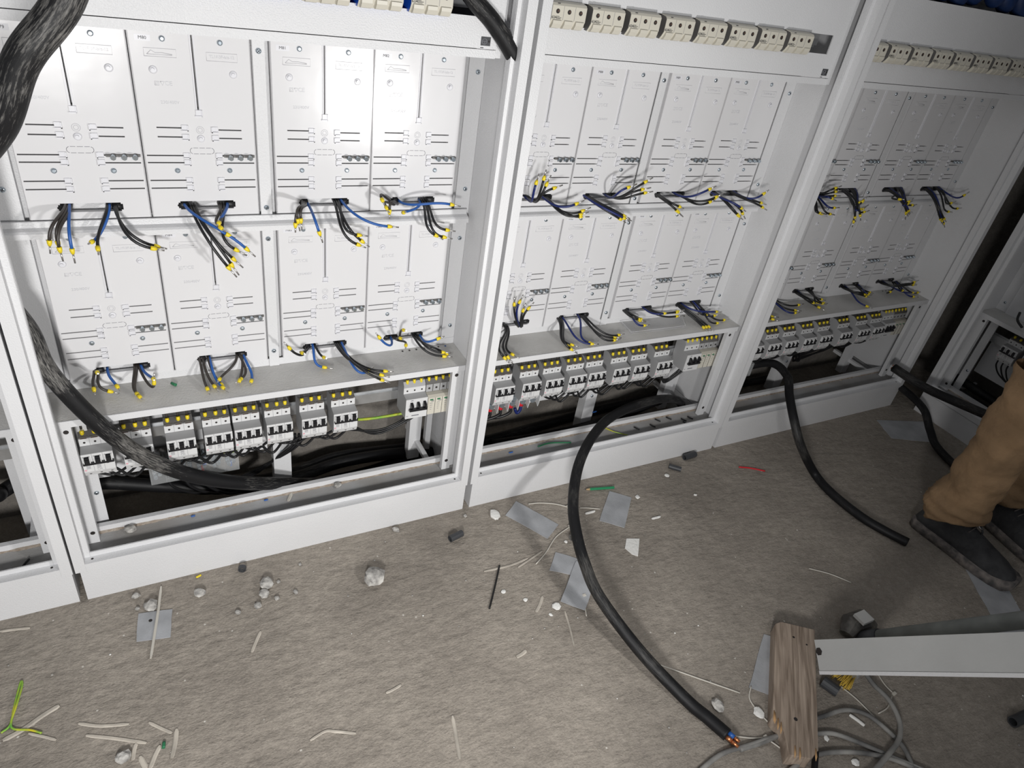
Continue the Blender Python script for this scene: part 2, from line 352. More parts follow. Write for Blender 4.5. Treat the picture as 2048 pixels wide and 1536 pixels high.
# ------------------------------------------------------------------ cabinets
X1, X2, X3 = 0.0, .8545, 1.7045
WID = .85; WD = .885
CABS = []
TOPZ = 1.75
def screw_mesh():
    b = MB(); b.tube([(0, 0, 0), (0, -.0018, 0), (0, -.003, 0)], [.0048, .0044, .0025], 12)
    return b.mesh('screw', 'zinc')
SCREW = screw_mesh()
SLOTM = MB().box(-.003, .003, -.0034, -.0029, -.0005, .0005).box(-.0005, .0005, -.0034, -.0029, -.003, .003).mesh('drive_cross', 'ink')
def screw(parent, x, y, z, s=1):
    o = obj('screw', SCREW, parent, (x, y, z)); o.scale = (s, s, s); o.rotation_euler = (0, rnd.uniform(0, 3), 0)
    c = obj('drive_cross', SLOTM, o)
    return o
def cabinet(label, origin, rz, W, blue=False, upper=True, strut=(.43, .47), boards=True):
    k = W / .85
    c = empty('distribution_cabinet', origin, rz); tag(c, label, 'electrical cabinet', 'row of open grey distribution cabinets')
    e = .0022
    f = MB()
    for s in (0, 1):
        X = (lambda a: a) if s == 0 else (lambda a: W - a)
        def bx(a, b, *r): f.box(min(X(a), X(b)), max(X(a), X(b)), *r)
        bx(e, .021, 0, .0045, .084, TOPZ); bx(e, .005, .0045, .03, .084, TOPZ); bx(.018, .021, .0045, .020, .0845, TOPZ); bx(.0075, .018, .0045, .0075, .09, TOPZ)
        bx(.0185, .031, .0175, .0205, .0972, TOPZ); bx(.029, .0315, .0206, .034, .0966, TOPZ)
    f.box(.0211, W - .0211, 0, .0045, .0842, .104); f.box(.0211, W - .0211, .0046, .0174, .1005, .104)
    f.box(.0312, W - .0312, .0176, .0205, .1005, .1155)
    f.build('front_frame', 'paint', c)
    w = MB(); w.box(.0052, .0085, .031, .262, .086, TOPZ); w.box(W - .0085, W - .0052, .031, .262, .086, TOPZ); w.build('side_wall', 'paint', c)
    p = MB(); p.box(.0095, W - .0045, .003, .0055, 0, .0818); p.box(.0095, .012, .0055, .262, 0, .0825); p.box(W - .0075, W - .0045, .0055, .262, 0, .0825)
    p.build('plinth', 'paint', c)
    pn = MB(); pn.box(.0090, W - .0090, .0206, .089, .094, .0965); pn.build('base_pan', 'pan', c)
    dr = random.Random(int(origin[0] * 100) + 5); dm_ = MB(); n = 60; vs = []; fs = []
    for i in range(n + 1):
        x = .012 + (W - .024) * i / n; wv = .0022 + dr.uniform(0, .0035); vs += [(x, .0889, .0967), (x, .0889, .0967 + wv * .6), (x, .0889 - wv, .0967)]
    for i in range(n): a = 3 * i; fs += [(a, a + 3, a + 4, a + 1), (a + 1, a + 4, a + 5, a + 2), (a + 2, a + 5, a + 3, a)]
    tag(dm_.add(vs, fs).build('settled_dirt', 'dirt', c), kind='stuff')
    pl = MB(); pl.box(.0090, W - .0090, .0891, .0912, .094, .112); pl.box(.0090, W - .0090, .0913, .100, .1095, .112)
    pl.box(.775 * k, .787 * k, .1005, .26, .088, .100); pl.box(.040 * k, .050 * k, .1005, .26, .088, .100); pl.build('base_frame', 'paint', c)
    # holes in the rebate
    h = MB()
    for x in (.034, W - .034): h.cyl((x, .011, .1040), (x, .011, .1043), .0024, 10)
    h.build('rebate_hole', 'hole', c)
    # lower ledge and instrument frame
    l = MB(); l.box(.0090, W - .0090, .0600, .1605, .407, .410); l.build('ledge', 'ledge', c)
    lf = MB(); lf.box(.0090, W - .0090, .0575, .0598, .3965, .4105); lf.box(.0090, .048 * k, .060, .0625, .098, .3963); lf.box(.800 * k, .822 * k, .060, .0625, .098, .3963)
    lf.box(.046 * k, .048 * k, .0625, .075, .098, .3963); lf.box(.800 * k, .802 * k, .0625, .072, .098, .3963)
    lf.box(.822 * k + .0003, W - .0090, .070, .0725, .098, .4065); lf.build('instrument_frame', 'paint', c)
    h = MB()
    for x in (.039 * k, .811 * k):
        for z in (.385, .126): h.cyl((x, .0596, z), (x, .0599, z), .0045, 12)
    h.build('frame_hole', 'hole', c)
    # mounting frame behind the boards
    ms = MB(); ms.box(.0090, W - .0090, .1745, .177, .4104, 1.30); ms.build('backing_sheet', 'paint', c)
    if not boards:
        ms2 = MB(); ms2.box(.0470, W - .04, .150, .152, .4104, 1.30); ms2.build('blank_plate', 'paint', c)
        for z in (.50, .9, 1.2): screw(c, .075, .150, z, 1.2)
    st = MB()
    st.box(.0090, .045 * k, .160, .1625, .4104, 1.30); st.box(.0430 * k, .045 * k, .1625, .174, .4104, 1.30)
    st.box(.808 * k, W - .0090, .160, .1625, .4104, 1.30)
    st.box((.414 * k), (.434 * k), .1555, .158, .4104, 1.30); st.box(.432 * k, .434 * k, .158, .174, .4104, 1.30); st.box(.434 * k, .441 * k, .168, .1705, .4104, 1.30)
    st.box(.0090, W - .0090, .1585, .1600, .4104, .4268)
    st.build('mounting_stile', 'paint', c)
    cb = MB(); cb.prism([(.1545, .7490), (.1500, .7490), (.1470, .7400), (.1380, .7370), (.1345, .7340), (.1345, .7250), (.1375, .7250), (.1545, .7250)], .0125, W - .018)
    cb.build('crossbar', 'paint', c)
    for z in (.700, .762): screw(c, .424 * k, .1553, z)
    for z in (.430 + .01, .80, 1.03): screw(c, .026 * k, .160, z)
    for z in (.46, .68, .79, 1.02): screw(c, .828 * k, .160, z)
    for z in (.448, 1.03): screw(c, .424 * k, .1553, z)
    # centre strut, mounting plate, rear post
    s = MB(); s.box(strut[0], strut[1], .168, .1705, .035, .405); s.box(strut[0], strut[0] + .0025, .1705, .20, .035, .405); s.build('centre_strut', 'paint', c)
    screw(c, (strut[0] + strut[1]) / 2, .168, .16)
    mp = MB(); mp.box(.050, strut[0] - .012, .1725, .175, .172, .33); mp.build('mounting_plate', 'paint', c)
    s = MB(); s.box(.040 * k, .066 * k, .112, .1145, .098, .400); s.box(.758 * k, .790 * k, .186, .189, .04, .400); s.box(.758 * k, .761 * k, .189, .21, .04, .400); s.box(.815 * k, .830 * k, .21, .225, .04, .400)
    s.build('rear_post', 'paint', c); screw(c, .056 * k, .112, .185)
    if upper:
        cr = MB(); cr.box(.0320, .800 * k, .0400, .0428, 1.0650, 1.0783); cr.box(.8003 * k, W - .0320, .0480, .0505, 1.0650, TOPZ); cr.box(.0320, .80 * k, .0428, .150, 1.0650, 1.0672); cr.build('upper_crossbar', 'paint', c)
    CABS.append(c); return c
cabA = cabinet('grey cabinet cut by the left photo edge, left of the one marked M80', (X1 - WID, 0, 0), 0, WID)
cabB = cabinet('grey cabinet on the left holding boards marked M80, M84 and M85', (X1, 0, 0), 0, WID, strut=(.413, .453))
cabC = cabinet('middle grey cabinet with a thick black cable curving out of its base', (X2, 0, 0), 0, WID, strut=(.440, .478))
cabD = cabinet('grey cabinet in dim light next to the dark room corner', (X3, 0, 0), 0, WD, strut=(.40, .44))
cabE = cabinet('grey cabinet standing at right angles on the far right beside the worker', (2.655, -.035, 0), -PI / 2, WID, boards=False, upper=False)
def wp(c, x, y, z):
    v = Vector((x, y, z)); v.rotate(c.rotation_euler); return Vector(c.location) + v
# ------------------------------------------------------------------ upper cover plates with row of fuse switches
SL = (.034, .766, .0485, .0865)
def cover(c, W, label):
    k = W / .85
    t = empty('cover_plate', wp(c, .033, .0395, 1.0797)); t.rotation_euler = c.rotation_euler
    tag(t, label, 'cover plate', 'textured cover plates')
    w = .7995 * k - .033
    MB().grid(w, .1815, .0028, [(SL[0] * k - .033, SL[1] * k - .033, SL[2], SL[3])]).build('plate', 'paint', t)
    MB().box(w - .030, w - .012, -.0006, -.0001, .005, .019).build('latch_window', 'dark', t)
    h = MB(); h.ring((w - .0235, -.0009, .012), (0, 1, 0), .0045, .0006, 14, 4); h.box(w - .027, w - .020, -.0012, -.0007, .0118, .0124); h.box(w - .0235, w - .0229, -.0012, -.0007, .008, .0124); h.build('latch_mark', 'inkgrey', t)
    MB().cyl((w - .0150, -.0012, .012), (w - .0150, -.0004, .012), .0018, 10).build('latch_hole', 'hole', t)
    MB().box(w - .03, w - .024, -.0004, -.0001, .001, .0022).build('slit', 'ink', t)
    return t
cover(cabA, WID, 'grey cover plate of the cabinet cut by the left photo edge')
cover(cabB, WID, 'grey cover plate above the board marked M80, blue-sided fuse switches in its slot')
cover(cabC, WID, 'grey cover plate of the middle cabinet, eight fuse switches in its slot')
cover(cabD, WD, 'dim grey cover plate at the upper right, blue cables showing above it')
def fuse_switch(sidemat):
    t = empty('fuse_switch')
    prof = [(.075, .025), (.022, .024), (.0070, .0215), (.0035, .018), (.0035, -.004), (.0085, -.012), (.0135, -.0175), (.075, -.0175)]
    MB().prism(prof, .0005, .0695).build('body', sidemat, t)
    fr = [(.0215, .0245), (.0065, .0220), (.0030, .0182), (.0030, -.0042), (.0080, -.0122), (.0130, -.0178), (.0140, -.0174), (.0090, -.0116), (.0040, -.0038), (.0040, .0176), (.0072, .0210), (.0220, .0234)]
    MB().prism(fr, 0, .070).build('front_housing', 'cream', t)
    b = MB()
    for i in range(3):
        x = .0035 + i * .0233; b.prism([(.0000, -.0045), (.0006, -.0100), (.0050, -.0168), (.0120, -.0185), (.0140, -.0160), (.0040, -.0035)], x, x + .0168)
    b.build('handle_tab', 'cream', t)
    b = MB()
    for i in (1, 2): b.box(i * .0233 - .0002, i * .0233 + .0002, .0026, .0031, -.004, .018)
    b.build('pole_seam', 'inkgrey', t)
    h = MB(); g = MB()
    for i in range(3):
        x = .0115 + i * .0233; h.cyl((x, .0030, .0095), (x, .0026, .0095), .0038, 12); g.cyl((x + .0006, .0027, .0100), (x + .0006, .0023, .0100), .0018, 10)
    h.build('peep_hole', 'hole', t); g.build('indicator', 'brown', t)
    b = MB(); add_text(b, '63A', .0062, .0055, .0027, -.0005); b.box(.010, .016, .0025, .0029, .0010, .0016); b.box(.010, .020, .0025, .0029, -.0008, -.0002); b.box(.010, .018, .0025, .0029, -.0024, -.0018)
    b.prism([(.0052, .0215), (.0046, .0208), (.0044, .0211), (.0050, .0218)], .010, .0155)
    b.build('printed_text', 'ink', t)
    return t
fsg = fuse_switch('bdgrey'); fsb = fuse_switch('blueb'); KIDS[fsg.name] = list(fsg.children); KIDS[fsb.name] = list(fsb.children)
ORD = ['first', 'second', 'third', 'fourth', 'fifth', 'sixth', 'seventh', 'eighth', 'ninth', 'tenth']
used = set()
def put_fs(src, c, x, label, grp):
    if src.name not in used: used.add(src.name); o = src
    else: o = dup(src)
    o.location = wp(c, x, .0165, 1.1425); o.rotation_euler = c.rotation_euler; tag(o, label, 'fuse switch', grp); return o
for k in range(8): put_fs(fsg, cabC, .0335 + .083 * k, 'cream three-pole fuse switch, %s from left in the middle cabinet cover slot' % ORD[k], 'cream fuse switches in the cover slots')
for k in range(8): put_fs(fsb, cabB, .053 + .083 * k, 'cream fuse switch with blue sides in the left cabinet cover slot, %s from right' % ORD[7 - k], 'cream fuse switches in the cover slots')
for k in range(10): put_fs(fsg, cabD, .0135 + .0838 * k, 'dim cream fuse switch, %s from left in the upper right cover slot' % ORD[k], 'cream fuse switches in the cover slots')
# galvanised rail behind each slot
def din(c, x0, x1, z, y, label):
    b = MB(); b.prism([(y, z + .0175), (y - .001, z + .0175), (y - .001, z + .0125), (y - .0075, z + .0125), (y - .0075, z - .0125), (y - .001, z - .0125), (y - .001, z - .0175), (y, z - .0175), (y, z - .0115), (y - .0065, z - .0115), (y - .0065, z + .0115), (y, z + .0115)], x0, x1)
    o = b.build('din_rail', 'steel'); o.location = c.location; o.rotation_euler = c.rotation_euler; tag(o, label, 'din rail', 'galvanised mounting rails'); return o
din(cabB, .04, .79, 1.150, .105, 'galvanised rail with slots behind the blue-sided fuse switches')
din(cabC, .04, .79, 1.150, .105, 'galvanised rail behind the fuse switches of the middle cabinet')
MB().box(.046, .80, .12, .122, 1.0701, 1.25).build('slot_liner', 'dark', cabB); MB().box(.046, .80, .12, .122, 1.0701, 1.25).build('slot_liner', 'dark', cabC); MB().box(.046, .83, .12, .122, 1.0701, 1.25).build('slot_liner', 'dark', cabD)
for i in range(10):
    x = .24 + i * .066; z = 1.285 + rnd.uniform(-.006, .012); y = rnd.uniform(.06, .08)
    pts = spline([wp(cabD, x - .03, y + .05, 1.46), wp(cabD, x - .012, y, z + .05), wp(cabD, x + .01, y - .01, z - .004), wp(cabD, x + .036, y, z + .012), wp(cabD, x + .052, y + .02, z + .07), wp(cabD, x + .05, y + .05, 1.46)], 6)
    o = MB().tube(pts, .021, 12).build('looped_blue_cable', 'wnavy2'); tag(o, 'blue cable loop above the dim upper right cover, %s from left' % ORD[i], 'cable', 'blue cable loops above the upper right cover')
# ------------------------------------------------------------------ meter boards
BW = .1778; BH = .2975
def slots():
    out = []
    for z in (.153, .138): out += [(.024, .062, z - .0011, z + .0011)]
    for z in (.151, .137): out += [(.119, .156, z - .0011, z + .0011)]
    for z in (.107, .095, .0645, .051): out += [(.004, .060, z - .0011, z + .0011)]
    for z in (.107, .0945, .0645, .051): out += [(.122, .174, z - .0011, z + .0011)]
    out += [(.0889, .0913, .183, BH)]
    out += [(.046, .134, .012, .027), (.043, .046, .0145, .0245), (.134, .137, .0145, .0245)]
    return out
def meter_board():
    t = empty('meter_board')
    p = MB().grid(BW, BH, .009, slots())
    p.box(-.0002, .0015, .0, .0155, 0, BH); p.box(BW - .0015, BW + .0002, .0, .0155, 0, BH)
    p.build('panel', 'white', t)
    r = MB()
    for xa, xb in ((.0865, .0880), (.0922, .0937)): r.box(xa, xb, -.0016, .0002, .184, BH)
    r.build('groove_rib', 'white2', t)
    cn = MB()
    def con(x, z, s):   # latch square at the inner end of a slot
        cn.box(x, x + .0085, -.0022, 0, z - .0022, z + .0052)
        e = x + .0085 if s > 0 else x - .0018
        cn.box(e, e + .0018, -.0032, 0, z - .0046, z + .0050); cn.box(min(x, e), max(x + .0085, e + .0018), -.0032, 0, z - .0046, z - .0030)
    for z in (.153, .138): con(.0615, z, 1)
    for z in (.151, .137): con(.1095, z, -1)
    for z in (.107, .095, .0645, .051): con(.0600, z, 1); con(.1130, z, -1)
    cn.box(.0858, .0944, -.0022, 0, .1745, .183); cn.box(.0848, .0954, -.0034, 0, .1722, .1742); cn.box(.0944, .0958, -.0034, 0, .1722, .183)
    cn.build('slot_latch', 'white2', t)
    ob = MB()
    for xa, xb in ((.0765, .084), (.0860, .0945), (.0965, .104)):
        for z in (.1102, .1202): ob.box(xa, xb, -.0002, .0001, z - .0004, z + .0004)
    for sx, a0 in ((.0760, PI / 2), (.1040, -PI / 2)):
        for q in range(5):
            a, b = a0 + .25 + q * .53, a0 + .25 + (q + 1) * .53 - .02
            p0 = Vector((sx + .0050 * math.cos(a), 0, .1152 + .0050 * math.sin(a))); p1 = Vector((sx + .0050 * math.cos(b), 0, .1152 + .0050 * math.sin(b)))
            ob.tube([p0, p1], .0004, 4)
    ob.build('knockout_outline', 'inkgrey', t)
    for x, z in ((.048, .288), (.132, .288), (.048, .0815), (.132, .0815)):
        o = obj('screw', SCREW, t, (x, -.0002, z)); o.rotation_euler = (0, rnd.uniform(0, 3), 0); o.scale = (.95,) * 3
    for x, z in ((.030, .242), (.149, .241), (.090, .136)):
        b = MB(); b.tube([(x, 0, z), (x, -.0012, z), (x, -.0018, z)], [.0062, .0058, .0040], 16); b.cyl((x - .0006, -.0018, z + .0006), (x - .0006, -.0052, z + .0006), .0026, 10); b.build('plug', 'white2', t)
    b = MB(); b.box(.124, .1745, -.0045, .0, .1055, .1090); b.build('terminal_bar', 'bdgrey', t)
    for x in (.1345, .1505, .1665):
        b = MB(); b.cyl((x, -.0045, .1072), (x, -.0095, .1066), .0030, 8); b.cyl((x, -.0095, .1066), (x, -.0130, .1060), .0042, 8); b.cyl((x - .0035, -.006, .104), (x - .0035, -.008, .104), .0018, 6); b.build('terminal_screw', 'zinc', t)
    em = MB()
    add_text(em, 'CE', .0095, .050, -.0002, .222, .0004); add_text(em, '230/400V', .0072, .049, -.0002, .193, .0004)
    add_text(em, 'TL1F/3F-b/z-12', .0062, .1335, -.0002, .2665, .0004)
    def fr(x0, x1, z0, z1, r=.0004):
        em.tube([(x0, 0, z0), (x1, 0, z0), (x1, 0, z1), (x0, 0, z1), (x0, 0, z0)], r, 4)
    fr(.110, .157, .260, .2725); fr(.020, .066, .2615, .2735); fr(.030, .036, .219, .225); fr(.0315, .0345, .2205, .2235, .0003)
    em.tube([(.038, 0, .225), (.044, 0, .225), (.041, 0, .219), (.038, 0, .225)], .0004, 4)
    em.tube([(.024, 0, .2645), (.030, 0, .2705), (.036, 0, .2670), (.046, 0, .2675), (.060, 0, .2655)], .0005, 4); em.tube([(.024, 0, .2645), (.060, 0, .2645)], .0004, 4)
    em.ring((.090, 0, .150), (0, 1, 0), .006, .0004, 18, 4); em.ring((.090, 0, .150), (0, 1, 0), .0035, .0004, 16, 4)
    em.build('embossed_marking', 'emboss', t)
    return t
mb0 = meter_board(); KIDS[mb0.name] = list(mb0.children)
boards = {}
def board(c, W, col, row, label, num=None):
    k = W / .85; xs = (.0530, .2332, .4425, .6222)
    o = mb0 if 'mb' not in used else dup(mb0); used.add('mb')
    o.location = wp(c, xs[col] * k, .157, .7495 if row else .4272); o.rotation_euler = c.rotation_euler
    if k != 1: o.scale = (k, 1, 1)
    tag(o, label, 'meter board', 'white meter boards'); boards[(c.name, col, row)] = o
    if num:
        l = obj('number_label', text_mesh(num, .0066, 'ink', .0001), o, (.0205, -.0003, .2875)); 
        obj('label_strip', MB().box(-.011, .011, -.0001, .0001, -.0045, .0045).mesh('label_strip', 'white2'), o, (.0205, -.0001, .2875))
NUMS = {(0, 1): ['M79', 'M80', 'M81', 'M82'], (0, 0): ['M83', 'M84', 'M85', 'M86'], (1, 1): ['M87', 'M88', 'M89', 'M90'], (1, 0): ['M91', 'M92', 'M93', 'M94']}
PL = ['leftmost', 'second from left', 'third from left', 'rightmost']
for ci, (c, W, nm) in enumerate(((cabB, WID, 'left cabinet'), (cabC, WID, 'middle cabinet'), (cabD, WD, 'dim corner cabinet'))):
    for row in (1, 0):
        for col in range(4):
            num = NUMS.get((ci, row), [None] * 4)[col]
            lab = ('white meter board marked %s, ' % num if num else 'unmarked white meter board, ') + '%s in the %s row of the %s' % (PL[col], 'upper' if row else 'lower', nm)
            board(c, W, col, row, lab, num)
for row in (1, 0): board(cabA, WID, 3, row, 'white meter board in the %s row of the cabinet at the left photo edge' % ('upper' if row else 'lower'))
# ------------------------------------------------------------------ circuit breakers
def breaker():
    t = empty('circuit_breaker')
    prof = [(.062, .042), (.040, .0445), (.0235, .0365), (.0235, .0180), (.0120, .0165), (0, .0150), (0, -.0280), (.0070, -.0415), (.062, -.0420)]
    MB().prism(prof, .0005, .0535).build('body', 'bgrey', t)
    b = MB(); b.box(.0003, .0537, .0226, .0238, .0185, .0350)
    b.prism([(-.0008, .0148), (-.0008, -.0280), (.0062, -.0418), (.0072, -.0414), (.0004, -.0278), (.0004, .0148)], .0003, .0537)
    b.build('white_front', 'bwhite', t)
    b = MB(); b.prism([(.0395, .0452), (.0228, .0369), (.0234, .0360), (.0400, .0443)], .0003, .0537)
    for i in range(3):
        x = .009 + i * .018; b.box(x - .0075, x + .0075, .0238, .0385, .0372, .0388)
    b.build('terminal_top', 'bdgrey', t)
    b = MB()
    for i in range(3): b.box(.0035 + i * .018, .0145 + i * .018, .0222, .0227, .0353, .0367)
    b.build('vent_strip', 'brown', t)
    b = MB()
    for i in range(3):
        x = .009 + i * .018; b.cyl((x, .0226, .0262), (x, .0221, .0262), .0022, 10)
    for i in range(3):
        x = .010 + i * .018; b.cyl((x, .0035, -.0350), (x, .0028, -.0352), .0023, 10)
    b.build('screw_hole', 'hole', t)
    b = MB()
    for i in (1, 2): b.box(i * .018 - .0002, i * .018 + .0002, -.0011, -.0007, -.028, .0148); b.box(i * .018 - .0002, i * .018 + .0002, .0222, .0227, .0185, .035)
    b.build('pole_seam', 'inkgrey', t)
    for i in range(3):
        x = .009 + i * .018; b = MB(); b.box(x - .0042, x + .0042, -.0065, -.0008, -.0035, .0075); b.prism([(-.0008, .0095), (-.0085, .006), (-.0085, .003), (-.0008, .002)], x - .0040, x + .0040); b.build('toggle', 'toggle', t)
        b = MB(); b.box(x - .0062, x - .0044, -.0055, -.0008, -.0045, .0110); b.box(x + .0044, x + .0058, -.0055, -.0008, -.0045, .0110); b.build('toggle_guard', 'bwhite', t)
    MB().box(.0015, .0535, -.0060, -.0008, -.0085, -.0040).build('toggle_bar', 'toggle', t)
    b = MB()
    for i, (x, n) in enumerate(((.0085, 3), (.0260, 3))):
        for q in range(n): b.box(x - .003, x + .004, -.0011, -.0007, -.0145 - q * .0030, -.0136 - q * .0030 + (.0004 if q == 1 else 0))
    b.box(.040, .044, -.0011, -.0007, -.0135, -.0125); add_text(b, 'C25', .0052, .0270, -.0008, -.0240, .0001)
    b.build('printed_text', 'inkgrey', t)
    MB().ring((.0035, -.0009, -.0235), (0, 1, 0), .0016, .0004, 10, 4).build('printed_mark', 'pink', t)
    for i in range(3):
        x = .009 + i * .018 + (-.001, .001, 0)[i]
        b = MB(); b.tube([(x, .031, .0375), (x, .032, .0415), (x, .033, .0465), (x, .0335, .0480)], [.0022, .0038, .0040, .0028], 10); b.build('wire_ferrule', 'yellow', t)
        b = MB(); b.tube(spline([(x, .0335, .0510), (x, .036, .062), (x + .001, .050, .085), (x + .003, .075, .105)], 4), .0023, 6); b.build('fed_wire', 'wbrown', t)
    return t
br0 = breaker(); KIDS[br0.name] = list(br0.children)
def put_br(c, x, label, z=.3005, y=.0755):
    o = br0 if 'br' not in used else dup(br0); used.add('br'); o.location = wp(c, x, y, z); o.rotation_euler = c.rotation_euler
    tag(o, label, 'circuit breaker', 'three-pole circuit breakers'); return o
BX = [.049, .119, .196, .266, .324, .388, .461, .530]
CX = [.0725, .1495, .2175, .2885, .3505, .4315, .4995, .5805]
DX = [.095, .1715, .2475, .3305, .4075, .5045, .5955, .672]
wh = ['left', 'middle', 'dim corner']
CX[0] -= 0.0
CX = [.004 + x for x in CX]
for nm, c, X in (('left', cabB, BX), ('middle', cabC, CX), ('dim corner', cabD, DX)):
    for i, x in enumerate(X):
        put_br(c, x, 'white three-pole breaker with black toggles, %s from left in the %s cabinet' % (ORD[i], nm))
put_br(cabE, .125, 'white three-pole breaker nearest the left post of the far right cabinet', .325, .0755)
put_br(cabE, .197, 'white three-pole breaker second from the left post of the far right cabinet', .325, .0755)
def main_switch():
    t = empty('main_switch')
    prof = [(.062, .046), (.030, .048), (.0235, .0400), (.0235, .0180), (.004, .0150), (.004, -.0400), (.062, -.0420)]
    MB().prism(prof, .0005, .0535).build('body', 'bgrey', t)
    b = MB(); b.box(.0003, .0537, .0226, .0238, .0185, .0350); b.box(.0003, .0537, .0030, .0042, -.0400, .0148); b.build('white_front', 'bwhite', t)
    b = MB()
    for i in range(3): x = .009 + i * .018; b.cyl((x, .0226, .0262), (x, .0221, .0262), .0022, 10)
    b.build('screw_hole', 'hole', t)
    for i in range(3):
        x = .014 + i * .016; b = MB(); b.prism([(.003, .006), (-.007, .001), (-.007, -.004), (.003, -.012)], x - .003, x + .003); b.build('toggle', 'toggle', t)
    MB().box(.008, .052, -.0045, .0028, -.016, -.010).build('toggle_bar', 'toggle', t)
    b = MB(); add_text(b, 'N', .006, .005, .0028, -.0330, .0001); b.box(.016, .034, .0026, .0029, -.034, -.031); b.box(.012, .018, .0026, .0029, .010, .012); b.build('printed_text', 'inkgrey', t)
    for i in range(3):
        x = .010 + i * .017
        MB().tube([(x, .028, .040), (x, .029, .047), (x, .030, .053)], [.0022, .0036, .0034], 10).build('wire_ferrule', 'yellow', t)
        MB().tube(spline([(x, .030, .052), (x, .033, .064), (x + .001, .050, .085), (x, .075, .105)], 4), .0023, 6).build('fed_wire', 'wbrown', t)
    return t
def surge():
    t = empty('surge_arrester')
    MB().prism([(.062, .046), (.030, .048), (.0235, .0400), (.0235, .0150), (.062, .0150)], .0005, .0715).build('base', 'bdgrey', t)
    MB().prism([(.062, .0148), (.010, .0148), (.002, .0110), (.002, -.0360), (.062, -.0380)], .0005, .0715).build('cartridge_block', 'cream', t)
    b = MB(); g = MB(); n = MB()
    for i in range(4):
        x = .009 + i * .018; b.box(x - .0078, x + .0078, .0222, .0236, .0160, .0360); g.box(x - .004, x + .004, .0012, .0019, .0045, .0080)
        for q in range(4): n.box(x - .004 + q * .0006, x + .003 - q * .0008, .0014, .0019, -.004 - q * .006, -.0032 - q * .006)
        n.box(x - .0005, x + .006, .0008, .0016, .0015, .0030)
    b.build('terminal_cheek', 'bgrey', t); g.build('status_window', 'green', t); n.build('printed_text', 'inkgrey', t)
    h = MB()
    for i in range(4): x = .009 + i * .018; h.cyl((x, .0223, .0255), (x, .0217, .0255), .0028, 10)
    for i in (1, 2, 3): h.box(i * .018 - .0003, i * .018 + .0003, .0012, .0020, -.036, .011)
    h.build('screw_hole', 'hole', t)
    for i in range(4):
        x = .009 + i * .018
        MB().tube([(x, .028, .040), (x, .029, .047), (x, .030, .053)], [.0022, .0036, .0034], 10).build('wire_ferrule', 'yellow', t)
        MB().tube(spline([(x, .030, .052), (x, .033, .064), (x, .050, .085), (x, .075, .105)], 4), .0023, 6).build('fed_wire', 'wblue' if i == 3 else 'wbrown', t)
    return t
ms0 = main_switch(); sa0 = surge(); KIDS[ms0.name] = list(ms0.children); KIDS[sa0.name] = list(sa0.children)
for nm, c, x in (('left', cabB, .699), ('middle', cabC, .693), ('dim corner', cabD, .733)):
    a = ms0 if 'ms' not in used else dup(ms0); b = sa0 if 'ms' not in used else dup(sa0); used.add('ms')
    a.location = wp(c, x, .0755, .3055); b.location = wp(c, x + .0545, .0755, .3055)
    if c is cabD: b.location = wp(c, x + .0545, .0755, .3055); 
    tag(a, 'larger three-pole main switch beside the surge arrester in the %s cabinet' % nm, 'main switch', 'main switches'); tag(b, 'four-pole surge arrester, dark top and cream front, right end of %s cabinet rail' % nm, 'surge arrester', 'surge arresters')
din(cabB, .052, .796, .297, .146, 'galvanised mounting rail behind the breakers of the left cabinet')
din(cabC, .052, .796, .297, .146, 'galvanised mounting rail behind the breakers of the middle cabinet')
din(cabD, .052, .820, .297, .146, 'galvanised mounting rail behind the breakers of the dim corner cabinet')
din(cabE, .052, .796, .322, .146, 'galvanised mounting rail behind the breakers of the far right cabinet')
din(cabA, .30, .796, .297, .146, 'galvanised mounting rail bare of breakers at the left photo edge')
# ------------------------------------------------------------------ ferruled wires hanging out of the boards
K = 3.657
def wire(ox, oy, colr, s, f, t, label, grp, prot=.085, low=False, y0=.166, sag=None):
    S0 = at(ox + s[0] / K, oy + s[1] / K, 1, .158); S0.y = y0
    def pl(q):
        p = at(ox + q[0] / K, oy + q[1] / K, 1, prot)
        if low and p.z < .4165:
            p2 = at(ox + q[0] / K, oy + q[1] / K, 2, .4165)
            if p2.y > .050: return p2
            return at(ox + q[0] / K, oy + q[1] / K, 1, .048)
        return p
    F = pl(f); T = pl(t); d = (T - F)
    if d.length > .024: T = F + d.normalized() * .020 + Vector((0, -.001, 0)); 
    if d.length < .012: T = F + (d.normalized() if d.length > 1e-4 else Vector((0, -1, 0))) * .005 + Vector((0, -.012, 0))
    d = (T - F).normalized(); L = (F - S0).length
    base = F - d * .0035
    h1 = S0 + Vector((0, -min(.055, L * .55), -.004)); 
    if low: h1.z = max(h1.z, .425)
    pts = bez(S0, h1, base - d * L * .42, base)
    if low:
        for p in pts:
            if p.z < .4145 and p.y > .057: p.z = .4145
    r = empty('ferruled_wire', base); inv = -base
    MB().tube([p + inv for p in pts], .0026, 7).build('insulation', colr, r)
    MB().tube([inv + F - d * .0045, inv + F - d * .004, inv + F + d * .001, inv + F + d * .0055], [.0030, .0040, .0038, .0024], 10).build('ferrule', 'yellow', r)
    MB().tube([inv + F + d * .005, inv + T], [.0017, .0015], 6).build('pin', 'pin', r)
    tag(r, label, 'wire', grp)
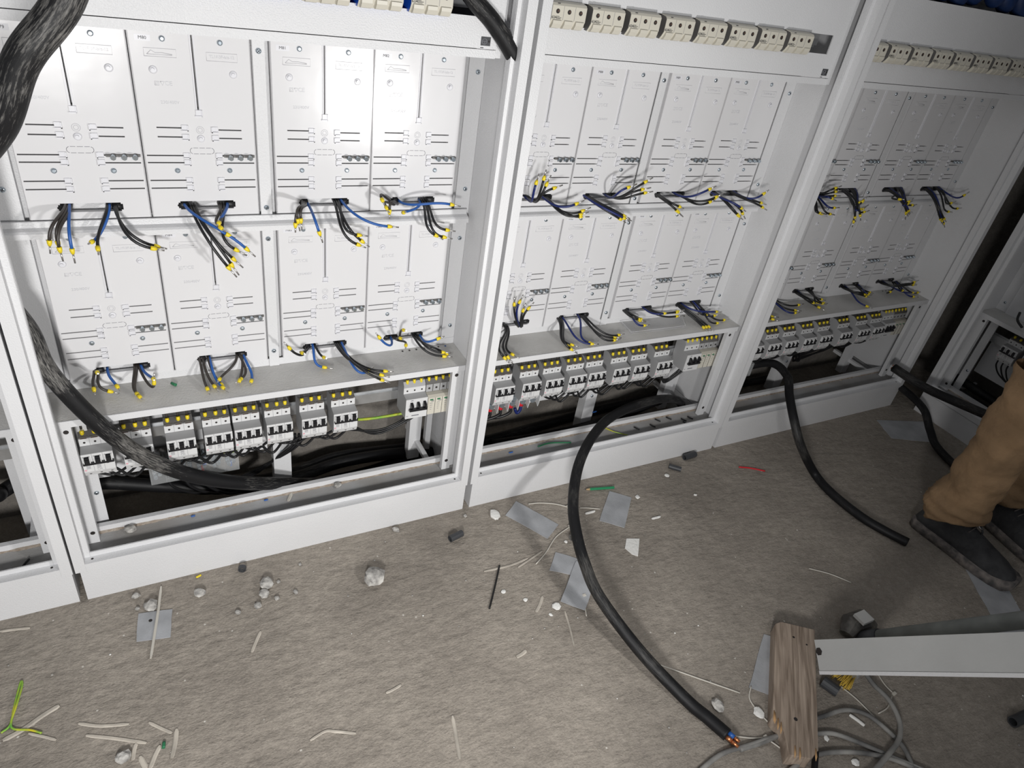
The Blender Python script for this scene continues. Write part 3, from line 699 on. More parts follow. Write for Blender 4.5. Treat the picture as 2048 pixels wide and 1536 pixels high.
def group(ox, oy, where, items, prot=.085, low=False, navy=False):
    """items: (side, colour letter, start, ferrule, tip)"""
    tot = {}
    for it in items: tot[(it[0], it[1])] = tot.get((it[0], it[1]), 0) + 1
    cnt = {}
    for side, cl, s, f, t in items:
        cnt[(side, cl)] = cnt.get((side, cl), 0) + 1
        cname = {'k': 'black', 'b': 'blue', 'g': 'brownish black'}[cl]
        n = '' if tot[(side, cl)] == 1 else ORD[cnt[(side, cl)] - 1] + ' '
        lab = '%s%s ferruled wire, %s end of slot of %s' % (n, cname, side, where)
        m = {'k': 'wblack', 'g': 'wbrown', 'b': 'wnavy' if navy else 'wblue'}[cl]
        wire(ox, oy, m, s, f, t, lab, 'wires out of the slot of ' + where, prot + rnd.uniform(-.008, .008), low)
L_, R_ = 'left', 'right'
group(0, 380, 'board left of M80', [(L_, 'g', (480, 105), (362, 385), (368, 465)), (L_, 'g', (500, 110), (424, 390), (445, 465)), (L_, 'g', (522, 112), (437, 435), (462, 520)), (L_, 'b', (508, 105), (529, 445), (550, 535)),
    (R_, 'k', (785, 105), (716, 430), (722, 460)), (R_, 'b', (800, 105), (670, 380), (632, 370)), (R_, 'k', (835, 110), (1145, 412), (1222, 430)), (R_, 'k', (848, 108), (1122, 428), (1203, 443))], .095)
group(0, 380, 'board M80', [(L_, 'b', (1345, 100), (1805, 432), (1868, 487)), (L_, 'k', (1390, 110), (1672, 568), (1732, 637)), (L_, 'k', (1408, 110), (1695, 548), (1748, 622)), (L_, 'k', (1425, 108), (1708, 505), (1778, 568)),
    (R_, 'g', (1600, 100), (1600, 243), (1565, 243)), (R_, 'g', (1618, 100), (1617, 278), (1668, 288)), (R_, 'k', (1638, 100), (1728, 438), (1805, 480)), (R_, 'b', (1665, 95), (1668, 328), (1722, 352))], .090)
group(0, 380, 'board left of M84', [(L_, 'g', (700, 1315), (712, 1335), (718, 1312)), (L_, 'g', (688, 1320), (687, 1460), (690, 1466)), (L_, 'g', (718, 1320), (805, 1473), (872, 1488)), (L_, 'b', (785, 1310), (858, 1438), (885, 1445)),
    (R_, 'g', (985, 1285), (1005, 1493), (1045, 1490)), (R_, 'g', (1000, 1285), (1022, 1512), (1050, 1505)), (R_, 'g', (1015, 1285), (1127, 1408), (1128, 1335)), (R_, 'b', (1030, 1280), (1122, 1382), (1126, 1350))], .110, True)
group(0, 380, 'board M84', [(L_, 'g', (1458, 1225), (1517, 1455), (1543, 1510)), (L_, 'g', (1480, 1225), (1570, 1437), (1605, 1480)), (L_, 'g', (1520, 1220), (1622, 1425), (1695, 1495)), (L_, 'b', (1532, 1222), (1632, 1445), (1670, 1480)),
    (R_, 'g', (1733, 1205), (1605, 1385), (1570, 1378)), (R_, 'g', (1750, 1200), (1758, 1385), (1722, 1412)), (R_, 'g', (1765, 1200), (1752, 1395), (1735, 1405)), (R_, 'b', (1778, 1200), (1838, 1398), (1805, 1410))], .110, True)
group(500, 380, 'board M81', [(L_, 'g', (380, 75), (332, 255), (332, 310)), (L_, 'g', (392, 80), (350, 225), (365, 300)), (L_, 'g', (404, 85), (372, 222), (380, 290)), (L_, 'b', (422, 95), (508, 315), (532, 385)),
    (R_, 'k', (612, 75), (792, 400), (848, 422)), (R_, 'k', (628, 75), (820, 375), (873, 415)), (R_, 'k', (645, 72), (797, 330), (862, 337)), (R_, 'b', (665, 70), (1020, 267), (1088, 273))], .090)
group(500, 380, 'board M82', [(L_, 'g', (1045, 88), (968, 75), (970, 110)), (L_, 'g', (1055, 92), (1000, 132), (1005, 150)), (L_, 'g', (1070, 90), (1020, 158), (1020, 210)), (L_, 'b', (1085, 75), (1475, 107), (1540, 120)),
    (R_, 'b', (1243, 80), (1125, 165), (1128, 135)), (R_, 'k', (1258, 78), (1360, 333), (1412, 362)), (R_, 'k', (1275, 75), (1420, 345), (1480, 357)), (R_, 'k', (1292, 75), (1442, 293), (1502, 302))], .095)
group(500, 380, 'board M85', [(L_, 'k', (405, 1140), (287, 1155), (248, 1112)), (L_, 'k', (425, 1140), (382, 1192), (400, 1160)), (L_, 'b', (458, 1130), (545, 1297), (608, 1307)), (L_, 'k', (475, 1130), (543, 1225), (555, 1192)),
    (R_, 'k', (620, 1115), (962, 1353), (1022, 1370)), (R_, 'k', (635, 1115), (965, 1390), (1025, 1415)), (R_, 'k', (650, 1115), (990, 1325), (1050, 1328)), (R_, 'b', (668, 1110), (865, 1322), (903, 1295))], .110, True)
group(500, 380, 'board M86', [(L_, 'b', (1028, 1075), (945, 1077), (920, 1045)), (L_, 'g', (1045, 1072), (1140, 1138), (1130, 1140)), (L_, 'g', (1060, 1070), (1102, 1085), (1105, 1080)), (L_, 'g', (1075, 1070), (1125, 1025), (1130, 997)),
    (R_, 'k', (1190, 1060), (1420, 1217), (1480, 1220)), (R_, 'k', (1205, 1060), (1437, 1200), (1450, 1200)), (R_, 'k', (1220, 1058), (1412, 1187), (1495, 1190)), (R_, 'b', (1240, 1055), (1377, 1087), (1422, 1070))], .105, True)
group(960, 320, 'board left of M88', [(L_, 'b', (330, 268), (412, 165), (432, 100)), (L_, 'k', (340, 272), (468, 133), (485, 70)), (L_, 'k', (350, 272), (487, 178), (520, 110)), (L_, 'k', (360, 272), (543, 205), (605, 183)),
    (R_, 'b', (450, 262), (705, 320), (762, 295)), (R_, 'k', (460, 265), (750, 372), (810, 347)), (R_, 'k', (470, 265), (735, 400), (795, 380)), (R_, 'k', (480, 265), (735, 415), (800, 415))], .085, navy=True)
group(960, 320, 'board M88', [(L_, 'b', (755, 255), (1052, 425), (1105, 452)), (L_, 'k', (765, 260), (1025, 432), (1075, 463)), (L_, 'k', (778, 260), (1052, 408), (1105, 432)), (L_, 'k', (790, 258), (1062, 415), (1108, 445)),
    (R_, 'b', (915, 252), (1085, 200), (1148, 175)), (R_, 'k', (925, 255), (1210, 160), (1265, 128)), (R_, 'k', (935, 258), (1187, 215), (1250, 202)), (R_, 'k', (948, 260), (1207, 240), (1265, 230))], .085, navy=True)
group(960, 320, 'board M89', [(L_, 'k', (1280, 245), (1450, 380), (1485, 415)), (L_, 'k', (1290, 245), (1440, 372), (1475, 408)), (L_, 'k', (1300, 242), (1460, 342), (1490, 355)),
    (R_, 'b', (1420, 240), (1680, 213), (1728, 190)), (R_, 'k', (1430, 240), (1728, 270), (1790, 238)), (R_, 'k', (1440, 242), (1720, 278), (1785, 250)), (R_, 'k', (1450, 242), (1682, 307), (1720, 290))], .085, navy=True)
group(960, 320, 'board M90', [(L_, 'b', (1690, 235), (1912, 352), (1950, 382)), (L_, 'k', (1700, 235), (1920, 390), (1940, 430)), (L_, 'k', (1712, 235), (1893, 410), (1935, 448)), (L_, 'k', (1722, 235), (1885, 400), (1910, 430)),
    (R_, 'b', (1850, 225), (2076, 246), (2113, 219)), (R_, 'k', (1835, 228), (2056, 314), (2105, 330)), (R_, 'k', (1828, 232), (2066, 346), (2110, 375))], .085, navy=True)
group(960, 320, 'board left of M92', [(L_, 'k', (180, 1210), (180, 1448), (215, 1485)), (L_, 'k', (190, 1212), (205, 1442), (240, 1490)), (L_, 'k', (200, 1212), (238, 1422), (285, 1450)),
    (R_, 'k', (262, 1195), (250, 1055), (252, 1000)), (R_, 'b', (270, 1195), (290, 1038), (320, 970)), (R_, 'k', (280, 1195), (315, 1100), (335, 1045)), (R_, 'k', (290, 1195), (355, 1085), (395, 1040))], .115, True, navy=True)
group(960, 320, 'board M92', [(L_, 'k', (565, 1152), (645, 1360), (700, 1395)), (L_, 'k', (578, 1150), (672, 1352), (720, 1365)), (L_, 'k', (590, 1150), (668, 1385), (712, 1415)), (L_, 'b', (602, 1147), (818, 1345), (870, 1347)),
    (R_, 'b', (715, 1130), (806, 1338), (850, 1352)), (R_, 'k', (732, 1130), (985, 1300), (1035, 1300)), (R_, 'k', (745, 1130), (983, 1318), (1030, 1308)), (R_, 'k', (755, 1128), (1015, 1280), (1065, 1268))], .105, True, navy=True)
group(960, 320, 'board M93', [(L_, 'k', (1045, 1095), (1165, 1165), (1225, 1175)), (L_, 'k', (1055, 1092), (1170, 1174), (1225, 1190)), (L_, 'k', (1065, 1090), (1180, 1165), (1220, 1185)), (L_, 'b', (1078, 1095), (1203, 1210), (1240, 1205)),
    (R_, 'b', (1195, 1078), (1350, 1122), (1395, 1115)), (R_, 'k', (1205, 1078), (1440, 1115), (1500, 1110)), (R_, 'k', (1215, 1076), (1440, 1143), (1490, 1135)), (R_, 'k', (1225, 1074), (1445, 1108), (1495, 1098))], .105, True, navy=True)
group(960, 320, 'board M94', [(L_, 'k', (1435, 1055), (1635, 1225), (1670, 1260)), (L_, 'k', (1448, 1052), (1655, 1222), (1690, 1250)), (L_, 'k', (1460, 1050), (1675, 1220), (1710, 1250)), (L_, 'b', (1475, 1050), (1730, 1110), (1785, 1108)),
    (R_, 'k', (1545, 1035), (1662, 1130), (1705, 1120)), (R_, 'b', (1558, 1032), (1715, 1138), (1770, 1120)), (R_, 'k', (1570, 1030), (1785, 1170), (1840, 1158)), (R_, 'k', (1580, 1030), (1735, 1193), (1780, 1185))], .105, True, navy=True)
group(1488, 320, 'upper leftmost board of the dim cabinet', [(L_, 'k', (500, 215), (670, 205), (730, 180)), (L_, 'k', (505, 225), (670, 232), (735, 215)), (L_, 'k', (505, 235), (665, 262), (705, 262)), (L_, 'b', (505, 240), (645, 283), (690, 305)), 
    (R_, 'b', (515, 240), (660, 350), (715, 345)), (R_, 'k', (505, 245), (630, 395), (685, 405)), (R_, 'k', (495, 250), (570, 393), (610, 398)), (R_, 'k', (485, 250), (555, 388), (590, 392))], .085, navy=True)
group(1488, 320, 'upper second board of the dim cabinet', [(L_, 'k', (700, 212), (803, 450), (792, 490)), (L_, 'k', (712, 212), (812, 420), (815, 452)), (L_, 'k', (722, 210), (850, 405), (853, 442)), (L_, 'k', (730, 210), (845, 312), (880, 280)),
    (R_, 'k', (772, 208), (868, 302), (903, 265)), (R_, 'k', (784, 208), (870, 355), (910, 328)), (R_, 'k', (796, 206), (878, 380), (928, 365)), (R_, 'b', (806, 206), (852, 360), (905, 335))], .08, navy=True)
group(1488, 320, 'upper third board of the dim cabinet', [(L_, 'k', (1030, 210), (1185, 390), (1180, 435)), (L_, 'k', (1042, 210), (1195, 375), (1210, 400)), (L_, 'k', (1054, 208), (1190, 382), (1200, 412)), (L_, 'b', (1064, 206), (1205, 370), (1215, 392)),
    (R_, 'k', (1110, 200), (1140, 288), (1160, 268)), (R_, 'k', (1120, 200), (1205, 305), (1240, 280)), (R_, 'k', (1130, 200), (1230, 330), (1280, 322)), (R_, 'b', (1142, 198), (1200, 318), (1232, 300))], .08, navy=True)
group(1488, 320, 'upper rightmost board of the dim cabinet', [(L_, 'k', (1312, 205), (1437, 435), (1447, 470)), (L_, 'k', (1322, 205), (1465, 430), (1487, 470)), (L_, 'k', (1334, 203), (1460, 465), (1470, 505)), (L_, 'b', (1344, 202), (1448, 445), (1455, 480)),
    (R_, 'k', (1395, 195), (1495, 378), (1532, 382)), (R_, 'k', (1405, 195), (1560, 355), (1615, 345)), (R_, 'b', (1415, 195), (1610, 258), (1660, 222)), (R_, 'k', (1425, 195), (1515, 315), (1555, 300))], .08, navy=True)
group(1488, 320, 'lower leftmost board of the dim cabinet', [(L_, 'k', (210, 1005), (400, 1060), (450, 1048)), (L_, 'k', (200, 1012), (375, 1100), (430, 1105)), (L_, 'b', (195, 1016), (375, 1118), (425, 1110)), (L_, 'k', (165, 1030), (205, 1145), (255, 1150)), (L_, 'k', (160, 1030), (210, 1165), (258, 1178))], .10, True, navy=True)
group(1488, 320, 'lower second board of the dim cabinet', [(L_, 'k', (370, 965), (508, 1045), (550, 1072)), (L_, 'k', (380, 965), (548, 1078), (590, 1100)), (L_, 'k', (390, 963), (575, 1050), (630, 1065)), (L_, 'b', (400, 962), (530, 1040), (575, 1040)),
    (R_, 'k', (465, 952), (568, 1020), (620, 1030)), (R_, 'k', (478, 950), (582, 1045), (632, 1050)), (R_, 'k', (490, 948), (545, 1042), (590, 1048))], .10, True, navy=True)
group(1488, 320, 'lower third board of the dim cabinet', [(L_, 'k', (715, 930), (895, 975), (935, 985)), (L_, 'k', (725, 930), (892, 998), (940, 1012)), (L_, 'k', (735, 928), (880, 985), (925, 998)), (L_, 'b', (745, 926), (900, 1070), (940, 1085)),
    (R_, 'k', (822, 912), (920, 968), (965, 980)), (R_, 'b', (835, 910), (912, 978), (955, 988)), (R_, 'k', (815, 914), (905, 985), (950, 996))], .10, True, navy=True)
group(1488, 320, 'lower rightmost board of the dim cabinet', [(L_, 'k', (995, 898), (1240, 905), (1290, 915)), (L_, 'k', (1005, 896), (1245, 893), (1285, 875)), (L_, 'k', (1015, 895), (1235, 915), (1295, 918)), (L_, 'b', (1025, 893), (1235, 970), (1300, 962)),
    (R_, 'k', (1085, 890), (1070, 965), (1110, 950)), (R_, 'k', (1095, 888), (1160, 955), (1200, 970)), (R_, 'b', (1105, 886), (1240, 1000), (1290, 1002)), (R_, 'k', (1112, 884), (1270, 970), (1325, 955))], .10, True, navy=True)
# black edging grommet in each cable slot end
for (cn, col, row), o in boards.items():
    for x in (.050, .128):
        b = MB(); b.tube([(x - .007, .006, .0195), (x, .004, .0195), (x + .007, .006, .0195)], .0066, 10); b.build('grommet', 'black', o)
# ------------------------------------------------------------------ jumper wires below the breakers
def loose(name, pts, r, m, label, cat='wire', grp=None, seg=8, n=8):
    P = spline(pts, n); c = Vector(P[0]); o = MB().tube([p - c for p in P], r, seg).build(name, m, None, c); tag(o, label, cat, grp); return o
def jumpers(c, X, nm, drop=.05):
    for i in range(len(X) - 1):
        if c is cabC and i < 2: continue
        for q in range(3):
            xa, xb = X[i] + .010 + q * .018, X[i + 1] + .008 + q * .018; d = drop * (.55 + .15 * q) * rnd.uniform(.8, 1.1)
            pts = [wp(c, xa, .095, .262), wp(c, xa + .006, .100, .250), wp(c, (xa + xb) / 2, .105, .258 - d), wp(c, xb - .006, .100, .250), wp(c, xb, .095, .262)]
            loose('jumper_wire', pts, .0030, 'wblack', 'black jumper, %s pole, looping on from the %s breaker of the %s cabinet' % (ORD[q], ORD[i], nm), 'wire', 'black jumper wires under the breakers', 6, 6)
jumpers(cabB, BX, 'left'); jumpers(cabC, CX, 'middle'); jumpers(cabD, DX, 'dim corner', .03)
for c, X, nm, xm in ((cabB, BX, 'left', .70), (cabC, CX, 'middle', .694)):
    for q in range(3):
        loose('link_wire', [wp(c, X[-1] + .012 + q * .017, .095, .262), wp(c, X[-1] + .03 + q * .015, .105, .245), wp(c, (X[-1] + xm) / 2 + .03, .110, .222 - .006 * q), wp(c, xm - .004 + q * .012, .105, .240), wp(c, xm + .012 + q * .014, .098, .268)], .0025, 'wblack',
              'long black wire sagging to main switch of the %s cabinet, %s of three' % (nm, ORD[q]), 'wire', 'long black wires sagging to the main switches')
loose('earth_wire', [wp(cabB, .575, .13, .252), wp(cabB, .63, .135, .240), wp(cabB, .70, .130, .243), wp(cabB, .755, .115, .258), wp(cabB, .775, .10, .268)], .0034, 'yg', 'thick yellow-green earth wire from the surge arrester of the left cabinet', 'wire')
loose('earth_wire', [wp(cabD, .33, .15, .225), wp(cabD, .45, .16, .215), wp(cabD, .58, .16, .225), wp(cabD, .70, .14, .262)], .0030, 'yg', 'yellow earth wire in the dark under the corner-side breakers', 'wire')
for q in range(3):
    loose('supply_wire', [at(606 - q * 8, 868, 1, .10), at(600 - q * 6, 885, 1, .12), at(575 - q * 5, 905, 1, .16), at(500, 945 + q * 4, 1, .20), at(430 - q * 10, 975, 1, .235)], .0032, 'wblack', 'black supply wire behind the centre strut of the left cabinet, %s of three' % ORD[q], 'wire', 'supply wires behind the centre strut')
for q in range(3):
    loose('supply_wire', [at(335 + q * 33, 955, 1, .15), at(350 + q * 36, 975, 1, .15), at(405 + q * 28, 987, 1, .17), at(470 + q * 15, 978 - q * 2, 1, .20), at(520 + q * 4, 955, 1, .22)], .0032, 'wblack', 'black supply wire drooping from the clear terminal block, %s from left' % ORD[q], 'wire', 'supply wires below the clear terminal block')
loose('earth_wire', [wp(cabB, .325, .118, .262), wp(cabB, .330, .11, .24), wp(cabB, .315, .12, .222), wp(cabB, .296, .135, .218)], .0022, 'yg', 'thin yellow-green wire curling to the clear terminal block', 'wire')
for q in range(6):
    loose('supply_wire', [wp(cabE, .132 + (q % 3) * .018 + (q // 3) * .072, .092, .288), wp(cabE, .130 + (q % 3) * .018 + (q // 3) * .072, .11, .25), wp(cabE, .16 + (q % 3) * .018 + (q // 3) * .06, .13, .215 - .004 * q), wp(cabE, .26 + (q % 3) * .01 + (q // 3) * .05, .13, .200), wp(cabE, .42, .14, .21)], .0026, 'wblack', 'black wire hanging below the far right cabinet breakers, %s from left' % ORD[q], 'wire', 'wires below the far right cabinet breakers')
# dark slack wires under the corner-side cabinet
for q in range(9):
    loose('slack_wire', [wp(cabD, .28 + .02 * q, .17, .24), wp(cabD, .36 + .02 * q, .19, .20 - .008 * q), wp(cabD, .52, .20, .165 - .006 * q + .01 * (q % 3)), wp(cabD, .66, .19, .20 - .004 * q), wp(cabD, .74 - .01 * q, .17, .25)], .0032, 'wblack', 'black slack wire in shadow under the dim corner cabinet breakers, %s from bottom' % ORD[8 - q], 'wire', 'slack wires in the shadow under the corner-side breakers', 6, 5)
# ------------------------------------------------------------------ terminal blocks
def clear_block(c, x0, n, pitch, z0, z1, label):
    t = empty('terminal_block', wp(c, x0, .108, z0)); tag(t, label, 'terminal block'); L = n * pitch; H = z1 - z0
    for k in range(n + 1): MB().box(k * pitch - .0006, k * pitch + .0006, 0, .055, 0, H).build('divider', 'clear', t)
    MB().box(0, L, -.0012, 0, 0, H).build('clear_cover', 'clear', t)
    MB().box(-.002, L + .002, .055, .062, -.004, H).build('base', 'bdgrey', t)
    for k in range(n):
        xm = (k + .5) * pitch
        b = MB(); b.box(xm - .0105, xm - .003, .024, .055, .006, H - .020); b.box(xm + .001, xm + .009, .034, .055, .018, H - .004); b.box(xm - .009, xm + .006, .030, .034, .004, .016); b.build('clamp', 'steel', t)
        b = MB()
        for q in range(6): z = .008 + q * (H - .014) / 5; b.cyl((xm - .006 + (q % 2) * .011, .030, z), (xm - .006 + (q % 2) * .011 + rnd.uniform(-.002, .002), .010, z + rnd.uniform(-.003, .003)), .0042, 7)
        b.build('clamp_screw', 'zinc', t)
        MB().tube([(xm, .035, .004), (xm, .030, -.012)], .0035, 7).build('stub_wire', ['wblack', 'wblue', 'wblack', 'red', 'wbrown', 'wblue'][k % 6], t)
        if k in (1, 3): MB().box(xm + .002, xm + .008, .012, .018, .014, .024).build('marker', ['blueb', 'yellow', 'red'][k % 3], t)
    return t
p = at(302, 962, 1, .108) - cabB.location
clear_block(cabB, p.x, 6, .029, .182, .232, 'clear-covered terminal block full of metal clamps behind the thick dusty cable')
def fin_block(c, x0, z0, n, label):
    t = empty('terminal_block', wp(c, x0, .118, z0)); tag(t, label, 'terminal block')
    for k in range(n + 1):
        b = MB(); b.prism([(.045, .050), (0, .050), (0, .012), (.004, -.006), (.012, .0), (.045, .012)], k * .031 - .0009, k * .031 + .0009); b.build('fin', 'bwhite', t)
    MB().box(-.002, n * .031 + .002, .045, .052, 0, .055).build('base', 'bwhite', t)
    for k in range(n):
        xm = (k + .5) * .031; b = MB()
        for q in range(3): b.cyl((xm - .003 + (q % 2) * .006, .045, .018 + q * .011), (xm - .003 + (q % 2) * .006, .002 + .006 * q, .018 + q * .011), .0078, 10)
        b.box(xm - .011, xm + .011, .028, .045, .010, .046); b.build('clamp_screw', 'zinc', t)
        if k < n - 1 or n < 3:
            MB().cyl((xm, .020, .014), (xm - .001, .014, -.003), .0068, 10).build('red_ferrule', 'red', t)
            MB().tube(spline([(xm, .014, -.002), (xm - .002, .012, -.018), (xm - .03, .02, -.034), (xm - .075, .03, -.036)] if k < n - 2 else [(xm, .014, -.002), (xm - .002, .012, -.016), (xm - .010, .013, -.024), (xm - .018, .014, -.008)], 5), .0042, 8).build('clamped_wire', 'wblack' if k < n - 2 else 'wnavy', t)
    return t
fin_block(cabC, .0875, .203, 5, 'open terminal block with white fins and red ferrules under middle cabinet breakers')
p = at(1490, 745, 1, .118) - cabD.location
clear_block(cabD, .075, 4, .026, .178, .225, 'dim clear-covered terminal block left end of the corner-side cabinet')
# ------------------------------------------------------------------ thick cables
def thick(name, pts, r, m, label, n=10, seg=18):
    P = spline(pts, n); c = Vector(P[-1]); e = empty(name, c); ob = MB().tube([p - c for p in P], r, seg).build('sheath', m, e)
    uv = ob.data.uv_layers.new(name='UVMap'); L = [0.0]
    for a, b in zip(P, P[1:]): L.append(L[-1] + (b - a).length)
    for pg in ob.data.polygons:
        ks = [v % seg for v in pg.vertices]
        for li, vi in zip(pg.loop_indices, pg.vertices):
            k = vi % seg
            if k == 0 and seg - 1 in ks: k = seg
            uv.data[li].uv = (k / seg * 4, L[min(vi // seg, len(L) - 1)] * 12)
    tag(e, label, 'cable'); return e, P
def cores(e, P, r, tip=.03, n=4, mats=('wblack', 'wbrown', 'wblue', 'yg')):
    d = (P[-1] - P[-2]).normalized(); u = d.orthogonal().normalized(); w = d.cross(u)
    for k in range(n):
        a = 2 * PI * k / n + .5; o = (u * math.cos(a) + w * math.sin(a)) * r * .48
        MB().tube([o - d * .001, o + d * tip * .35], r * .36, 10).build('core', mats[k % len(mats)], e)
        MB().tube([o + d * tip * .3, o + d * tip * (.5 + .1 * k)], r * .25, 8).build('conductor', 'copper', e)
def atd(u, v, d):
    c = Vector(((u - 1024) / FPX, (v - 768) / FPX, 1)); return CAM + (RW.transposed() @ c).normalized() * d
thick('thick_cable', [(.40, -.45, 1.42), (.225, -.379, 1.225), (.177, -.365, 1.147), (.138, -.356, 1.099), (.104, -.330, 1.032), (.040, -.25, .955), (-.040, -.10, .880), (-.062, .020, .800), (-.020, .050, .715), tuple(at(50, 650, 1, .046)), tuple(at(88, 728, 1, .043)), tuple(at(135, 787, 1, .040)), tuple(at(205, 855, 1, .038)), tuple(at(285, 912, 1, .045)), tuple(at(380, 950, 1, .060)),
    tuple(at(475, 965, 1, .085)), tuple(at(560, 967, 1, .115)), tuple(at(640, 966, 1, .143)), (.66, .19, .02), (.80, .22, .018)], .0152, 'cable', 'thick dusty black cable arcing across the left cabinet breakers')
P = [at(90, 985, 1, .22), at(200, 966, 1, .215), at(330, 972, 1, .205), at(480, 975, 1, .195), at(590, 955, 1, .19), at(680, 925, 1, .20), at(780, 908, 1, .21), at(870, 905, 1, .215)]
P = [Vector((p.x, p.y, max(p.z, .02))) for p in P]
thick('thick_cable', P, .0150, 'cable2', 'thick black cable lying on the floor behind the left cabinet base')
P = [p + Vector((-.005, .030, .0)) for p in P]; P = [Vector((p.x, min(p.y, .25), max(p.z - .01, .018))) for p in P]
thick('thick_cable', [P[0]] + P[1:5] + [P[5] + Vector((0, 0, .004)), P[6], P[7]], .0140, 'cable2', 'second black cable against the wall behind the left cabinet base')
thick('thick_cable', [(.690, .045, 1.215), (.737, .030, 1.159), (.783, .028, 1.123), (.828, .030, 1.078), (.868, .040, 1.030)], .0150, 'cable', 'short stretch of thick black cable at the top right of the left cabinet')
thick('thick_cable', [(1.682, .165, .030), (1.668, .140, .062), (1.610, .115, .125), (1.516, .10, .158), (1.377, .06, .186), (1.262, .015, .198), (1.180, -.035, .198), (1.108, -.095, .192), (1.055, -.155, .180), (1.010, -.225, .165), (.985, -.290, .148), (.974, -.350, .125), (.975, -.422, .095), (1.011, -.542, .048), (1.056, -.656, .016), (1.075, -.705, .0135), (1.089, -.748, .0135)], .0130, 'cable2',
    'thick black cable from middle cabinet base over the floor, copper showing at its end')
e, P = None, None
def end_cores(pts, r): 
    P = spline(pts, 10); return P
for o in [o for o in COL.objects if o.name.startswith('thick_cable') and 'copper showing' in o.get('label', '')]:
    Pq = [Vector((1.056, -.656, .016)), Vector((1.075, -.705, .0135)), Vector((1.089, -.748, .0135))]; cores(o, Pq, .013, .034, 4, ('wbrown', 'wblack', 'wblue', 'copper'))
P = [tuple(at(1420, 870, 2, .02)), tuple(at(1300, 845, 2, .02)), tuple(at(1200, 878, 2, .02)), tuple(at(1100, 890, 2, .02)), tuple(at(960, 905, 2, .02))]
thick('thick_cable', [(2.2, .25, .022), (1.75, .262, .022), (1.5, .262, .022), (1.25, .245, .018), (1.05, .225, .018), (.90, .215, .018)], .0150, 'cable2', 'thick black cable along the wall behind the middle cabinet base')
thick('thick_cable', [(1.02, .20, .018), (1.16, .19, .020), (1.30, .16, .050), (1.42, .14, .085), (1.54, .16, .095), (1.64, .21, .055)], .0150, 'cable2', 'black cable rising behind the centre strut of the middle cabinet base')
thick('thick_cable', [(1.72, .22, .05), (1.86, .20, .12), (1.93, .10, .225), tuple(at(1573, 750, 1, .02)), tuple(at(1579, 792, 1, -.055)), tuple(at(1588, 840, 1, -.125)), tuple(at(1602, 892, 1, -.175)), tuple(at(1628, 945, 1, -.21)), tuple(at(1662, 985, 2, .0135)), tuple(at(1720, 1032, 2, .0135)), tuple(at(1770, 1062, 2, .0135)), tuple(at(1815, 1085, 2, .0135))], .0130, 'cable2',
    'black cable from the corner-side cabinet curving over the floor towards the brown trousers')
e, P = thick('thick_cable', [(2.52, -.80, .03), (2.52, -.60, .14), (2.50, -.47, .215), tuple(at(2010, 845, 0, 2.5)), tuple(at(1950, 820, 0, 2.5)), tuple(at(1850, 775, 0, 2.49)), tuple(at(1787, 735, 0, 2.47))], .0150, 'cable2', 'thick black cable hanging across the corner with its cut end in the air')
cores(e, P, .015, .006, 4, ('wblack', 'bgrey', 'wblack', 'bgrey'))
thick('thick_cable', [(2.68, .15, .03), (2.60, .02, .075), tuple(at(1845, 815, 0, 2.55)), tuple(at(1860, 860, 0, 2.52)), tuple(at(1875, 895, 2, .022)), tuple(at(1925, 945, 2, .0135)), (2.43, -.50, .0135), (2.42, -.75, .0135)], .0130, 'cable2', 'black cable dropping from the dark corner to the floor behind the worker')
for q in range(3): thick('thick_cable', [(2.76 + .03 * q, -.05, .06 + .03 * q), (2.78 + .02 * q, -.3, .05 + .03 * q), (2.78, -.80, .05 + .03 * q)], .0150, 'cable2', 'black cable inside the far right cabinet base, %s from the floor' % ORD[q])
thick('thick_cable', [(-.60, .22, .03), tuple(at(-60, 1010, 1, .16)), tuple(at(0, 985, 1, .19)), tuple(at(60, 960, 1, .22)), (-.005, .25, .06)], .0150, 'cable', 'thick black cable in the base of the cabinet at the left photo edge')
loose('grey_cable', [at(2040, 625, 0, 2.72), at(2035, 640, 0, 2.70), at(2044, 655, 0, 2.69)], .004, 'wblack', 'short dark wire loop over the ledge of the far right cabinet', 'wire')
# ------------------------------------------------------------------ flat offcuts on the floor
def offcut(pts, label, m='offcut', z=.0005, th=.0016, hole=None, tilt=0, grp='grey sheet offcuts'):
    W3 = [at(u, v, 2, z + th) for u, v in pts]; c = sum(W3, Vector()) / len(W3)
    poly = []
    n = len(W3)
    for i in range(n):   # slightly ragged edges
        a, b = W3[i] - c, W3[(i + 1) % n] - c; poly.append((a.x, a.y)); 
        L = (b - a).length; k = max(1, int(L / .022)); nr = Vector((-(b - a).y, (b - a).x, 0)).normalized()
        for q in range(1, k): t = q / k; p = a.lerp(b, t) + nr * rnd.uniform(-.0012, .0012); poly.append((p.x, p.y))
    cross = sum(poly[i][0] * poly[(i + 1) % len(poly)][1] - poly[(i + 1) % len(poly)][0] * poly[i][1] for i in range(len(poly)))
    if cross < 0: poly.reverse()
    o = MB().plate(poly, 0, th).build('sheet_offcut', m, None, (c.x, c.y, z)); tag(o, label, 'offcut', grp)
    if hole:
        h = at(*hole, 2, z + th) - c; MB().cyl((h.x, h.y, th), (h.x, h.y, th + .0003), .0035, 12).build('punched_hole', 'hole', o)
    return o
offcut([(277, 1227), (345, 1218), (341, 1274), (273, 1283)], 'square grey sheet offcut with a punched hole, lower left floor', hole=(301, 1241))
offcut([(1032, 1002), (1117, 1049), (1095, 1077), (1011, 1030)], 'long grey sheet offcut beside the white plaster flake')
offcut([(1219, 982), (1263, 995), (1249, 1055), (1199, 1041)], 'grey sheet offcut right of the thick cable, below the green pencil')
